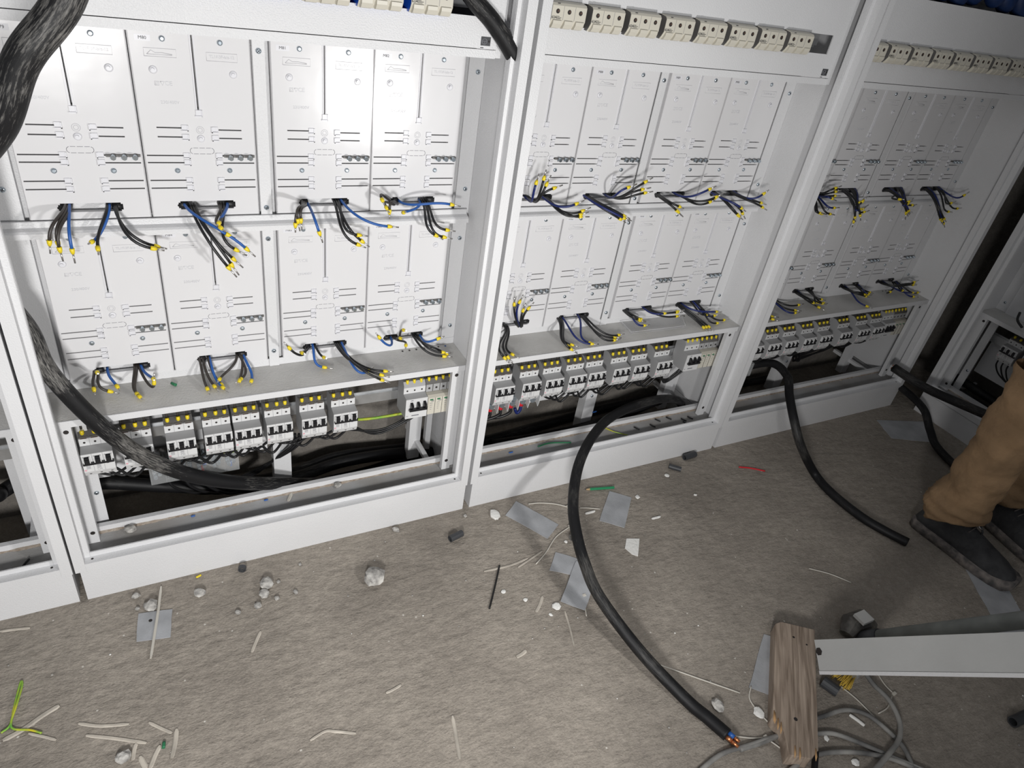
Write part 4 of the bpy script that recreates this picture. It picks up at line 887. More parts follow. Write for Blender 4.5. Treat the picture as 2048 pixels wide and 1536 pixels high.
offcut([(1111, 1104), (1175, 1122), (1166, 1155), (1099, 1140)], 'grey sheet offcut half under another one left of the cable')
offcut([(1152, 1122), (1176, 1127), (1188, 1170), (1170, 1220), (1121, 1202)], 'grey sheet offcut lying on top of another one left of the cable', z=.0030)
offcut([(1253, 1077), (1279, 1077), (1276, 1112), (1264, 1108), (1250, 1096)], 'small pale offcut with a clipped corner on open floor', m='chalk')
offcut([(1528, 1268), (1552, 1275), (1552, 1394), (1498, 1374), (1516, 1308)], 'grey sheet offcut sticking out left of the wooden plank')
offcut([(1754, 840), (1846, 843), (1874, 885), (1783, 876)], 'grey sheet offcut in front of the dark room corner')
offcut([(1930, 1135), (1948, 1168), (1981, 1228), (2010, 1290), (2075, 1285), (2037, 1214), (2018, 1180), (1990, 1135)], 'grey sheet strip under the toe of the shoe', z=.0004)
# ------------------------------------------------------------------ stones, crumbs, slivers
def stone(u, v, size, label, m='stone', flat=.55, grp='concrete crumbs', name='concrete_chunk'):
    b = MB(); r = random.Random(int(u * 7 + v)); n1, n2 = (9, 7) if size > .012 else (7, 5)
    vs = [(0, 0, -flat)]; 
    dirs = [(r.uniform(.75, 1.15)) for _ in range(n1 * n2)]
    sx, sy = r.uniform(.8, 1.2), r.uniform(.65, 1.0)
    for j in range(1, n2):
        ph = PI * j / n2 - PI / 2
        for i in range(n1):
            a = 2 * PI * i / n1 + .3 * (j % 2); d = dirs[j * n1 + i]; vs.append((math.cos(a) * math.cos(ph) * d * sx, math.sin(a) * math.cos(ph) * d * sy, math.sin(ph) * flat * (.8 + .3 * d)))
    vs.append((0, 0, flat)); fs = []
    for i in range(n1): fs.append((0, 1 + (i + 1) % n1, 1 + i))
    for j in range(n2 - 2):
        for i in range(n1): a = 1 + j * n1; fs.append((a + i, a + (i + 1) % n1, a + n1 + (i + 1) % n1, a + n1 + i))
    a = 1 + (n2 - 2) * n1
    for i in range(n1): fs.append((a + i, a + (i + 1) % n1, len(vs) - 1))
    zmin = min(p[2] for p in vs)
    vs = [(x * size, y * size, (z - zmin) * size) for x, y, z in vs]
    b.add(vs, fs); c = at(u, v, 2, size * .4); o = b.build(name, m, None, (c.x, c.y, 0)); o.rotation_euler = (0, 0, r.uniform(0, 6)); tag(o, label, 'debris', grp)
for u, v, s, l in ((748, 1155, .025, 'biggest speckled concrete chunk on the open floor'), (533, 1168, .016, 'grey concrete chunk, largest of the small heap near the plinth'), (529, 1187, .012, 'concrete chunk just below the heap by the plinth'), (399, 1186, .013, 'oval concrete chunk below the left cabinet plinth'),
    (302, 1212, .015, 'concrete chunk touching the square offcut'), (272, 1192, .009, 'concrete chunk against the left cabinet plinth'), (516, 1212, .009, 'small concrete lump under the heap'), (475, 1225, .007, 'round concrete pebble left of the heap'),
    (554, 1197, .007, 'little pale lump right of the heap'), (557, 1164, .005, 'little pebble right of the heap'), (591, 1184, .006, 'lone pebble right of the heap'), (262, 1060, .012, 'stone lying in the base pan of the left cabinet'), (674, 971, .010, 'beige stone on the base pan edge of the left cabinet'),
    (1436, 1411, .013, 'pale concrete lump beside the copper cable end'), (1780, 1608, .010, 'lump below the wooden plank'), (247, 1515, .013, 'pale broken lump at the bottom left of the floor'), (275, 1218, .006, 'small lump left of the square offcut'),
    (600, 1129, .005, 'pebble by the plinth right of the black ring'), (792, 1060, .010, 'beige stone at the foot of the left cabinet plinth'), (930, 1032, .006, 'pebble at the gap between the plinths')):
    if 1030 < v < 1070 and u < 300 or v == 971:
        c = at(u, v, 2, .10); 
        stone(u, v, s, l); o = COL.objects[-1]; o.location = (c.x, c.y, .0966)
    else: stone(u, v, s, l)
for u, v, s, l in ((990, 1028, .017, 'white plaster flake left of the long grey offcut'), (1113, 1211, .011, 'white plaster crumb below the stacked offcuts'), (1007, 1183, .007, 'white crumb right of the black rod'), (1051, 1199, .006, 'white crumb further right of the black rod'), (1275, 993, .009, 'white crumb right of the rectangular offcut'), (1334, 950, .008, 'shiny pale crumb near the black tube offcuts'), (1518, 1424, .013, 'white plaster crumb left of the wooden plank'), (1653, 1415 + 60, .007, 'white crumb right of the plank end'),
    (1712, 1524, .010, 'pale round crumb at the bottom right floor'), (1102, 1229, .005, 'tiny white crumb below the plaster crumb'), (1132, 1083, .006, 'white crumb beside the round grey tube')):
    stone(u, v, s, l, 'chalk', .28, 'white plaster crumbs', 'plaster_flake')
k = 0
while k < 150:
    x, y = rnd.uniform(-.45, 2.1), rnd.uniform(-1.05, -.03)
    s = rnd.choice((.0010, .0013, .0016, .0022)); b = MB(); b.tube([(0, 0, 0), (0, 0, s * .5), (0, 0, s)], [s * .7, s, s * .45], 5, True, False)
    o = b.build('grit', 'chalk' if k % 3 == 0 else 'stone', None, (x, y, 0)); o.rotation_euler = (0, 0, rnd.uniform(0, 6)); tag(o, 'tiny pale grit crumb scattered on the concrete floor', 'debris', 'tiny grit crumbs on the floor'); k += 1
def sliver(pts, w, label, m='sliver', grp='pale sheath slivers', name='sheath_sliver', th=.0016, z0=.0006):
    P = spline([at(u, v, 2, z0 + th) for u, v in pts], 5); c = P[0].copy(); vs = []; fs = []; n = len(P)
    for i, p in enumerate(P):
        t = (P[min(i + 1, n - 1)] - P[max(i - 1, 0)]).normalized(); s = Vector((-t.y, t.x, 0)) * w * (.5 if 0 < i < n - 1 else .3)
        q = p - c
        vs += [(q.x + s.x, q.y + s.y, -th), (q.x - s.x, q.y - s.y, -th), (q.x - s.x * .55, q.y - s.y * .55, 0), (q.x + s.x * .55, q.y + s.y * .55, 0)]
    for i in range(n - 1):
        a = i * 4
        for j in range(4): fs.append((a + j, a + (j + 1) % 4, a + 4 + (j + 1) % 4, a + 4 + j))
    fs += [(3, 2, 1, 0), (n * 4 - 4, n * 4 - 3, n * 4 - 2, n * 4 - 1)]
    o = MB().add(vs, fs).build(name, m, None, c); tag(o, label, 'debris', grp); return o
for pts, w, l in (([(118, 1410), (85, 1430), (45, 1458), (5, 1480)], .010, 'long pale sheath sliver by the yellow-green wire'), ([(157, 1446), (200, 1451), (258, 1447)], .0065, 'curved pale sliver in the lower left, upper of a pair'), ([(172, 1470), (230, 1476), (293, 1485)], .0065, 'straight pale sliver in the lower left, lower of a pair'),
    ([(298, 1444), (325, 1457), (344, 1465)], .006, 'short pale sliver leading to the upright one'), ([(353, 1457), (350, 1485), (343, 1516)], .008, 'upright pale sliver at the lower left'), ([(57, 1466), (85, 1472), (112, 1479)], .005, 'thin sliver right of the yellow-green wire end'),
    ([(320, 1490), (310, 1510), (300, 1536)], .008, 'pale sliver at the bottom edge, middle of three'), ([(272, 1486), (268, 1500), (265, 1520)], .007, 'pale sliver at the bottom edge, left of three'), ([(280, 1512), (292, 1536)], .009, 'pale sliver at the bottom edge, nearest the lump'),
    ([(521, 1262), (512, 1282), (503, 1304)], .007, 'short pale sliver alone on the floor right of the square offcut'), ([(772, 1385), (787, 1378), (802, 1369)], .006, 'short pale stub in the middle of the floor'), ([(905, 1431), (912, 1470), (920, 1518)], .0075, 'upright pale sliver at the bottom middle'), ([(620, 1480), (650, 1462), (670, 1462), (712, 1466)], .0055, 'forked pale sliver at the bottom middle'),
    ([(1085, 1192), (1080, 1208), (1072, 1223)], .008, 'pale splinter below the stacked offcuts, left one'), ([(1130, 1222), (1140, 1255), (1148, 1290)], .005, 'long thin pale splinter below the stacked offcuts'), ([(1052, 1300), (1044, 1307), (1033, 1313)], .009, 'stubby pale piece below the long thin splinter'),
    ([(1055, 1116), (1020, 1130), (968, 1142)], .006, 'pale strip crossing the top of the black rod'), ([(1084, 1102), (1060, 1118), (1036, 1134)], .005, 'pale strip beside the curved cable tie'), ([(60, 1255), (30, 1258), (0, 1262)], .006, 'pale strip at the foot of the left edge plinth')):
    sliver(pts, w, l)
for pts, w, l in (([(1171, 1026), (1190, 1021)], .006, 'white plastic stub right of the cable near the tie'), ([(1304, 1036), (1321, 1032)], .006, 'white plastic stub on open floor right of the rectangular offcut'), ([(1700, 1428), (1716, 1439), (1730, 1450)], .006, 'white plastic stub between the grey cables'), ([(1388, 988), (1394, 989)], .004, 'tiny white stub near the black tubes')):
    sliver(pts, w, l, 'chalk', 'white plastic stubs', 'plastic_stub', .004)
sliver([(322, 1172), (316, 1220), (309, 1265), (301, 1316)], .0055, 'pale trunking strip lying over the square offcut', 'tie', None, 'plastic_strip', .002, .0030)
def tie(pts, label, head=True, z=.002):
    P = spline([at(u, v, 2, z) for u, v in pts], 6); c = P[0].copy(); e = empty('cable_tie', c); MB().tube([p - c for p in P], .0016, 5).build('strap', 'tie', e)
    if head: MB().box(-.004, .004, -.003, .003, -.0015, .004).build('head', 'tie', e)
    tag(e, label, 'cable tie', 'used cable ties'); return e
tie([(1136, 1014), (1110, 1008), (1080, 1006), (1057, 1008)], 'white cable tie between two grey offcuts, running left'); tie([(1160, 1016), (1175, 1016), (1200, 1018)], 'white cable tie right of the thick cable, touching the rectangular offcut', False)
tie([(1140, 1053), (1112, 1074), (1092, 1105), (1072, 1128)], 'curved white cable tie left of the thick cable'); tie([(1282, 1318), (1320, 1330), (1400, 1358), (1480, 1386)], 'long white cable tie reaching past the thick cable')
tie([(1198, 1175), (1196, 1210)], 'short white cable tie beside the stacked offcuts', False); tie([(1573, 1059), (1620, 1140), (1700, 1165)], 'dummy') if False else None
tie([(1618, 1137), (1660, 1148), (1702, 1165)], 'thin pale tie on the dim floor below the cable end', False)
tie([(1530, 1475), (1500, 1476), (1440, 1468)], 'white cable tie with its head by the plank, pointing left'); tie([(1588, 1525), (1565, 1500), (1535, 1478)], 'white cable tie looping under the plank end'); tie([(1502, 1372), (1500, 1400), (1530, 1438), (1556, 1460)], 'thin pale tie curving beside the plank', False)
tie([(1788, 1388), (1770, 1370), (1755, 1347)], 'white cable tie right of the plank, upper arm'); tie([(1784, 1392), (1775, 1415), (1757, 1427)], 'white cable tie right of the plank, lower arm', False); tie([(1682, 1373), (1715, 1400), (1752, 1438)], 'straight pale tie crossing the grey cables', False)
for pts, l in (([(1168, 1192), (1170, 1212), (1173, 1232)], 'pale tie stub with a round base on the floor'),):
    tie(pts, l)
# black bits
def tube_off(u0, v0, u1, v1, r, label, m='dark', z=None):
    a, b = at(u0, v0, 2, z or r), at(u1, v1, 2, z or r); c = (a + b) / 2; d = (b - a).normalized(); L = (b - a).length / 2
    bb = MB(); ri = r * .72; n = 14; u = d.orthogonal().normalized(); w = d.cross(u); vs = []; fs = []
    for s in (-L, L):
        for rr in (r, ri):
            for i in range(n): t = 2 * PI * i / n; vs.append(d * s + (u * math.cos(t) + w * math.sin(t)) * rr)
    for i in range(n):
        j = (i + 1) % n; fs += [(i, j, 2 * n + j, 2 * n + i), (n + j, n + i, 3 * n + i, 3 * n + j), (j, i, n + i, n + j), (2 * n + i, 2 * n + j, 3 * n + j, 3 * n + i)]
    bb.add(vs, fs, False); o = bb.build('tube_offcut', m, None, c); tag(o, label, 'tube offcut', 'black tube offcuts'); return o
tube_off(900, 1078, 924, 1066, .0085, 'black tube offcut in front of the gap between the plinths'); tube_off(1369, 915, 1390, 908, .0095, 'black tube offcut at the middle cabinet plinth foot'); tube_off(1338, 932, 1362, 939, .0075, 'black split tube offcut left of the plinth foot one')
tube_off(1142, 1076, 1156, 1068, .0085, 'grey tube offcut peeping from under the thick cable', 'bdgrey'); tube_off(1645, 1362, 1676, 1384, .0125, 'black tube offcut beside the plank and yellow bristles'); tube_off(2026, 1444, 2060, 1428, .012, 'black tube offcut at the lower right photo edge'); 
tube_off(484, 1140, 485, 1134, .0085, 'black plastic ring lying at the left cabinet plinth')
loose('black_rod', [at(999, 1131, 2, .003), at(990, 1172, 2, .003), at(979, 1217, 2, .003)], .0022, 'black', 'thin straight black rod on the floor left of the stacked offcuts', 'rod')
loose('bit_of_wire', [at(1478, 934, 2, .002), at(1500, 936, 2, .002), at(1530, 942, 2, .002)], .0022, 'red', 'short red strip on the dim floor', 'debris')
for u, v, du, dv, l in ((46, 1132, 12, -14, 'black wire bit in the base pan at the left photo edge'),):
    loose('wire_bit', [at(u, v, 2, .100), at(u + du / 2, v + dv / 2, 2, .101), at(u + du, v + dv, 2, .100)], .0022, 'black', l, 'debris')
for i, (x, y) in enumerate(((1268, 854), (1300, 849), (1332, 834), (1362, 837), (1375, 833), (1366, 843), (1310, 838))):
    loose('wire_bit', [at(x, y, 2, .0990), at(x + 6, y + 3, 2, .0994), at(x + 11, y + 5, 2, .0990)], .0020, 'black', 'black wire bit in the middle cabinet base pan, %s from left' % ORD[(0, 2, 3, 4, 6, 5, 1)[i]], 'debris', 'black wire bits in the middle base pan', 6, 3)
loose('earth_wire_bit', [at(1076, 893, 2, .1), at(1100, 886, 2, .101), at(1142, 885, 2, .1)], .0022, 'green', 'green wire bit in the base pan of the middle cabinet', 'debris')
loose('earth_wire_bit', [at(1210, 856, 2, .1), at(1230, 864, 2, .101), at(1255, 870, 2, .1)], .0015, 'yg', 'yellow-green wire bit in the base pan beneath the thick cable', 'debris')
loose('earth_wire_bit', [at(343, 766, 2, .4135), at(352, 770, 2, .4135)], .003, 'green', 'green wire offcut on the ledge of the left cabinet', 'debris', None, 8, 3)
sliver([(491, 989), (478, 990), (466, 1003)], .008, 'clear plastic scrap in the base pan of the left cabinet', 'clear', None, 'plastic_scrap', .001, .098)
sliver([(583, 986), (576, 1002)], .008, 'pale sticker scrap in the base pan of the left cabinet', 'tie', None, 'plastic_scrap', .001, .098)
sliver([(392, 1154), (402, 1149)], .005, 'small yellow chip at the foot of the left cabinet plinth', 'yellow', None, 'plastic_chip', .002)
for i, (u, v) in enumerate(((382, 1032), (528, 1000), (1018, 905), (1185, 824))):
    sliver([(u, v), (u + 8, v - 2)], .004, 'blue chip in a base pan, %s from left' % ORD[i], 'wblue', 'blue chips in the base pans', 'plastic_chip', .002, .0975)
loose('earth_wire', [at(2, 1466, 2, .003), at(20, 1450, 2, .003), at(28, 1415, 2, .004), at(41, 1365, 2, .003), at(44, 1372, 2, .003), at(33, 1410, 2, .006), at(22, 1445, 2, .004), at(28, 1458, 2, .003), at(60, 1460, 2, .003), at(83, 1466, 2, .003)], .0018, 'yg', 'hairpin of yellow-green wire at the lower left floor', 'wire')
loose('earth_wire_bit', [at(328, 1484, 2, .003), at(327, 1496, 2, .003)], .0028, 'green', 'green wire offcut among the slivers at the lower left', 'debris', None, 8, 3)
# pencil
a, b = at(1170, 979, 2, .0045), at(1228, 975, 2, .0045); d = (b - a).normalized(); c = a
pe = empty('pencil', c); L = (b - a).length; tag(pe, 'green pencil on the floor right of the thick cable', 'pencil')
MB().tube([d * .014, d * L], .0038, 6, True, False).build('barrel', 'pencil', pe); MB().tube([d * .003, d * .014], [.0013, .0038], 6).build('sharpened_wood', 'lead', pe); MB().tube([Vector((0, 0, 0)), d * .003], [.0003, .0013], 6).build('lead_point', 'ink', pe)
# clear plastic box lid on the middle cabinet ledge
t = empty('clear_lid'); 
pp = [at(u, v, 2, .4112) for u, v in ((1262, 668), (1370, 655), (1360, 629), (1240, 645))]; c = sum(pp, Vector()) / 4; t.location = (c.x, c.y, .4108); tag(t, 'clear plastic cover lying on the middle cabinet ledge', 'plastic cover')
poly = [((p - c).x, (p - c).y) for p in pp]; MB().plate(poly, 0, .0012).build('sheet', 'film', t)
b = MB()
for i in range(4):
    p0, p1 = Vector((*poly[i], .006)), Vector((*poly[(i + 1) % 4], .006)); b.tube([p0, p1], .0012, 5)
b.build('rim', 'film', t)
# ------------------------------------------------------------------ wooden plank
pk = [at(u, v, 2, .035) for u, v in ((1551, 1247), (1562, 1243), (1630, 1259), (1637, 1500), (1622, 1518), (1578, 1510), (1568, 1462), (1560, 1448), (1553, 1440), (1546, 1432))]
c = sum(pk, Vector()) / len(pk); ax = (at(1590, 1250, 2, .035) - at(1600, 1500, 2, .035)).normalized(); ang = math.atan2(ax.y, ax.x) - PI / 2
pl = empty('wooden_plank', (c.x, c.y, .001), ang); Ri = Matrix.Rotation(-ang, 3, 'Z')
poly = []
for p in pk: q = Ri @ (p - c); poly.append((q.x, q.y))
cross = sum(poly[i][0] * poly[(i + 1) % len(poly)][1] - poly[(i + 1) % len(poly)][0] * poly[i][1] for i in range(len(poly)))
if cross < 0: poly.reverse()
o = MB().plate(poly, 0, .034).build('board', 'wood', pl); bv = o.modifiers.new('bevel', 'BEVEL'); bv.width = .0015; bv.segments = 2
b = MB()
for u, v in ((1550, 1440), (1556, 1452), (1562, 1460), (1600, 1512), (1590, 1508), (1632, 1514), (1548, 1436)):
    q = Ri @ (at(u, v, 2, .034) - c); b.tube([(q.x, q.y + .016, .0345), (q.x, q.y, .0340), (q.x - .001, q.y - .009, .0335)], [.001, .0022, .0004], 5)
b.build('splinter', 'splinter', pl)
b = MB()
for u, v, r in ((1587, 1275, .0028), (1613, 1290, .0022), (1591, 1439, .004)):
    q = Ri @ (at(u, v, 2, .034) - c); b.cyl((q.x, q.y, .0338), (q.x, q.y, .0344), r, 9)
b.build('nail_hole', 'hole', pl)
tag(pl, 'weathered wooden plank with a splintered end, grey beam butting against it', 'plank')
# ------------------------------------------------------------------ grey beam and pipe rising to the right
a0 = at(1634, 1313, 2, .052); a1 = atd(2048, 1308, 1.47); dirv = (a1 - a0).normalized(); a2 = a0 + dirv * 1.0
up = (CAM - a0).normalized(); up = (up - dirv * up.dot(dirv)).normalized(); sd = dirv.cross(up).normalized()
def beam_box(mb, p0, p1, s0, s1, u0, u1):
    vs = [p + sd * s + up * u for p in (p0, p1) for s, u in ((s0, u0), (s1, u0), (s1, u1), (s0, u1))]
    mb.add(vs, [(0, 1, 2, 3), (7, 6, 5, 4), (0, 4, 5, 1), (1, 5, 6, 2), (2, 6, 7, 3), (3, 7, 4, 0)])
bt = empty('steel_beam', a0); z = Vector((0, 0, 0)); b = MB(); beam_box(b, z, a2 - a0, -.034, .034, -.003, 0); beam_box(b, z, a2 - a0, -.034, -.031, -.038, -.003); beam_box(b, z, a2 - a0, .031, .034, -.038, -.003)
b.build('profile', 'beam', bt)
b = MB(); beam_box(b, dirv * .001, a2 - a0, .0342, .0360, -.030, .002) ; beam_box(b, dirv * .001, a2 - a0, .029, .0360, .0003, .0022)
b.build('rolled_edge', 'paint', bt)  # lighter paint than the profile, so this edge looks lit
h = dirv * .008 - sd * .010; MB().tube([h + up * .0002, h + up * .001], .0085, 6, True, False).build('torn_hole', 'hole', bt)
tag(bt, 'grey steel beam with lower edge coloured as if lit, rising from the plank to the right', 'beam')
p0 = at(1735, 1277, 2, .03); p1 = atd(2048, 1240, 1.66); dp = (p1 - p0).normalized(); pt = empty('metal_pipe', p0); MB().tube([z, dp * .25, dp * .9], .0165, 16).build('tube', 'pipe', pt)
MB().tube([z - dp * .022, z + dp * .035], .0185, 14).build('collar', 'dark', pt); tag(pt, 'round grey pipe running behind the steel beam', 'pipe')
# lamp-like dirty fitting and brush
q = at(1714, 1252, 2, .022); ft = empty('dirty_fitting', (q.x, q.y, 0)); ft.scale = (1.35, 1.35, 1.25); b = MB(); b.tube([(-.030, -.004, .012), (-.012, .004, .020), (.014, .0, .022), (.028, -.012, .016)], [.012, .021, .023, .012], 9, True, False); b.build('shell', 'fitting', ft)
MB().box(-.012, .014, -.012, .010, .040, .0462).build('paint_patch', 'chalk', ft); MB().tube([(.0, -.018, .02), (.012, -.034, .022)], .010, 8).build('stub', 'dark', ft); tag(ft, 'dirty dark metal fitting with a pale patch above the steel beam', 'fitting')
q = at(1690, 1352, 2, .012); br = empty('paint_brush', (q.x, q.y, 0)); rb = math.atan2(*(at(1675, 1368, 2, .01) - at(1715, 1335, 2, .01)).yx); d2 = Vector((math.cos(rb), math.sin(rb), 0)); s2 = Vector((-d2.y, d2.x, 0))
for i in range(60):
    s = rnd.uniform(-.020, .020); l = rnd.uniform(.014, .026); zz = rnd.uniform(.005, .018)
    if i == 0: bb = MB()
    bb.tube([s2 * s * .8 - d2 * .012 + Vector((0, 0, zz)), s2 * s * 1.1 + d2 * l + Vector((rnd.uniform(-.004, .004), rnd.uniform(-.004, .004), zz * .6))], .0007, 4)
tag(bb.build('bristles', 'bristle', br), kind='stuff'); b = MB(); b.tube([-d2 * .05 + Vector((0, 0, .014)), -d2 * .012 + Vector((0, 0, .013))], [.018, .020], 10); b.build('ferrule', 'steel', br); MB().tube([-d2 * .05 + Vector((0, 0, .014)), -d2 * .12 + Vector((0, 0, .016))], [.012, .008], 8).build('handle', 'splinter', br)
tag(br, 'paint brush with yellow bristles showing below the steel beam', 'brush')
# thin grey cables at the lower right
def nym(pts, r, label, m='nym', z=None):
    z = z or r + .001; return loose('grey_cable', [at(u, v, 2, z if not isinstance(h, float) else h) for u, v, *hh in pts for h in [hh[0] if hh else None]], r, m, label, 'cable', 'dusty grey cables by the plank')
nym([(1730, 1345), (1748, 1370), (1778, 1400), (1798, 1440), (1799, 1475), (1780, 1505), (1745, 1545), (1700, 1590)], .0052, 'dusty grey cable, outer bow of the coil right of the plank', z=.017)
nym([(1560, 1450), (1600, 1445), (1645, 1433), (1690, 1420), (1735, 1430), (1785, 1470), (1810, 1500), (1830, 1545)], .0048, 'dusty grey cable arching over from behind the plank')
nym([(1380, 1560), (1440, 1510), (1500, 1490), (1565, 1470), (1635, 1467), (1670, 1468), (1720, 1486), (1780, 1512), (1870, 1550)], .0048, 'dusty grey cable passing under the plank from lower left')
nym([(1560, 1560), (1600, 1525), (1640, 1508), (1690, 1504), (1740, 1508), (1790, 1520), (1850, 1545)], .0048, 'dusty grey cable in front of the plank end')
nym([(1480, 1500), (1520, 1487), (1570, 1466)], .0045, 'short dusty grey cable end left of the plank')
nym([(1628, 1555), (1630, 1528), (1632, 1505)], .006, 'black cable stub pointing down from the plank end', 'black')
# ------------------------------------------------------------------ worker
def skin(name, verts, edges, radii, m, parent, sub=2, root=0):
    me = bpy.data.meshes.new(name); me.from_pydata(verts, edges, []); o = obj(name, me, parent)
    me.materials.append(M[m])
    md = o.modifiers.new('skin', 'SKIN'); md.use_smooth_shade = True
    for i, r in enumerate(radii):
        sv = me.skin_vertices[0].data[i]; sv.radius = r if isinstance(r, tuple) else (r, r); sv.use_root = (i == root)
    s = o.modifiers.new('sub', 'SUBSURF'); s.levels = s.render_levels = sub
    dg = bpy.context.evaluated_depsgraph_get(); me2 = bpy.data.meshes.new_from_object(o.evaluated_get(dg)); o.modifiers.clear(); o.data = me2
    return o
pw = empty('person', (2.20, -.53, 0)); tag(pw, 'standing worker in brown trousers and black shoes at the right edge', 'person')
fx = (-.10, .13)
V = [(0, 0, .92), (0, 0, 1.05), (0, .0, 1.25), (0, .01, 1.42), (0, .0, 1.50), (0, -.01, 1.58)]; E_ = [(0, 1), (1, 2), (2, 3), (3, 4), (4, 5)]; Rr = [(.14, .10), (.13, .095), (.15, .11), (.14, .09), .05, .06]
for s, x in ((-1, fx[0]), (1, fx[1])):
    i = len(V); V += [(s * .09, 0, .86), (x, -.01, .48), (x, .0, .09)]; E_ += [(0, i), (i, i + 1), (i + 1, i + 2)]; Rr += [.078, .052, .034]
    i = len(V); V += [(s * .17, .01, 1.40), (s * .22, .0, 1.13), (s * .20, -.12, .93)]; E_ += [(3, i), (i, i + 1), (i + 1, i + 2)]; Rr += [.05, .038, .026]
skin('body', V, E_, Rr, 'skin', pw)
V = [(0, 0, .98), (0, 0, .90)]; E_ = [(0, 1)]; Rr = [(.16, .115), (.155, .12)]
for s, x in ((-1, fx[0]), (1, fx[1])):
    i = len(V); V += [(s * .09, 0, .82), (x, -.012, .60), (x, -.008, .50)]
    E_ += [(1, i), (i, i + 1), (i + 1, i + 2)]; Rr += [.095, .072, .066]
tr = skin('trousers', V, E_, Rr, 'trouser', pw, 3)
tx = bpy.data.textures.new('folds', 'CLOUDS'); tx.noise_scale = .045
dm = tr.modifiers.new('folds', 'DISPLACE'); dm.texture = tx; dm.strength = .010; dm.mid_level = .5; dm.texture_coords = 'LOCAL'
for x in fx:   # wrinkled lower trouser legs bunching over the shoes
    n, m = 40, 64; vs = []; fs = []; rr = random.Random(int(x * 100))
    ph = [rr.uniform(0, 6) for _ in range(8)]
    for j2 in range(m + 1):
        t = j2 / m
        for i2 in range(n):
            a = 2 * PI * i2 / n; hem = .072 + .040 * (-math.sin(a)) - .012 * math.cos(a)
            zz = hem + (.56 - hem) * t ** 1.15
            bun = math.exp(-((zz - .11) / .055) ** 2); r = .060 + .014 * bun + .008 * t + (-.004 if j2 == 0 else 0)
            fold = .0050 * bun * math.sin(zz * 190 + 1.6 * math.sin(a + ph[0]) + .9 * math.sin(2 * a + ph[1])) + .0016 * math.sin(zz * 95 + 2.2 * math.sin(a + ph[2])) + .0022 * math.sin(zz * 48 + 3 * a + ph[3])
            r += fold
            vs.append((x + r * math.cos(a), -.004 + .010 * bun + r * 1.06 * math.sin(a), zz))
    for j2 in range(m):
        for i2 in range(n): fs.append((j2 * n + i2, j2 * n + (i2 + 1) % n, (j2 + 1) * n + (i2 + 1) % n, (j2 + 1) * n + i2))
    # inner turn of the hem
    k2 = len(vs)
    for i2 in range(n): p = Vector(vs[i2]); vs.append((x + (p.x - x) * .86, p.y * .86, p.z + .006))
    for i2 in range(n): fs.append((k2 + i2, k2 + (i2 + 1) % n, (i2 + 1) % n, i2))
    lg = MB().add(vs, fs, True).build('trouser_leg', 'trouser', pw); dm = lg.modifiers.new('folds', 'DISPLACE'); dm.texture = tx; dm.strength = .020; dm.mid_level = .5
V = [(0, 0, .93), (0, 0, 1.10), (0, 0, 1.28), (0, .01, 1.42), (0, 0, 1.475)]; E_ = [(0, 1), (1, 2), (2, 3), (3, 4)]; Rr = [(.17, .125), (.165, .12), (.18, .13), (.16, .11), (.07, .065)]
for s in (-1, 1):
    i = len(V); V += [(s * .175, .01, 1.405), (s * .235, .0, 1.13), (s * .212, -.10, .955)]; E_ += [(3, i), (i, i + 1), (i + 1, i + 2)]; Rr += [.066, .052, .040]
skin('jacket', V, E_, Rr, 'jacket', pw)
def head():
    b = MB(); n1, n2 = 20, 14; vs = []; fs = []
    for j in range(n2 + 1):
        ph = PI * j / n2 - PI / 2
        for i in range(n1):
            a = 2 * PI * i / n1; x = math.cos(a) * math.cos(ph) * .076; y = math.sin(a) * math.cos(ph) * .094; zz = math.sin(ph) * .115
            if zz < 0: x *= 1 + zz * 2.2; y *= 1 + zz * 1.0
            if y < -.06 and abs(zz + .01) < .03 and abs(x) < .02: y -= .018
            vs.append((x, y - .01, zz + 1.655))
    for j in range(n2):
        for i in range(n1): fs.append((j * n1 + i, j * n1 + (i + 1) % n1, (j + 1) * n1 + (i + 1) % n1, (j + 1) * n1 + i))
    b.add(vs, fs, True); b.tube([(0, -.095, 1.67), (0, -.118, 1.645), (0, -.102, 1.637)], [.006, .012, .008], 8)
    for s in (-1, 1): b.tube([(s * .074, .0, 1.675), (s * .086, .006, 1.66), (s * .078, .002, 1.635)], [.008, .012, .007], 7)
    b.build('head', 'skin', pw)
    e = MB(); [e.tube([(s * .028, -.088, 1.668), (s * .028, -.096, 1.667)], [.010, .006], 8) for s in (-1, 1)]; e.build('eye', 'ink', pw)
    MB().tube([(-.024, -.084, 1.602), (0, -.094, 1.600), (.024, -.084, 1.602)], .004, 6).build('mouth', 'pink', pw)
    h = MB(); vs = []; fs = []
    for j in range(9):
        ph = PI / 2 * j / 8
        for i in range(20):
            a = 2 * PI * i / 20; low = -.02 if math.sin(a) < -.2 else -.55; p2 = low + (PI / 2 - low) * j / 8
            vs.append((math.cos(a) * math.cos(p2) * .083, math.sin(a) * math.cos(p2) * .101 - .006, math.sin(p2) * .122 + 1.668))
    for j in range(8):
        for i in range(20): fs.append((j * 20 + i, j * 20 + (i + 1) % 20, (j + 1) * 20 + (i + 1) % 20, (j + 1) * 20 + i))
    h.add(vs, fs, True); h.build('hair', 'hair', pw)
head()
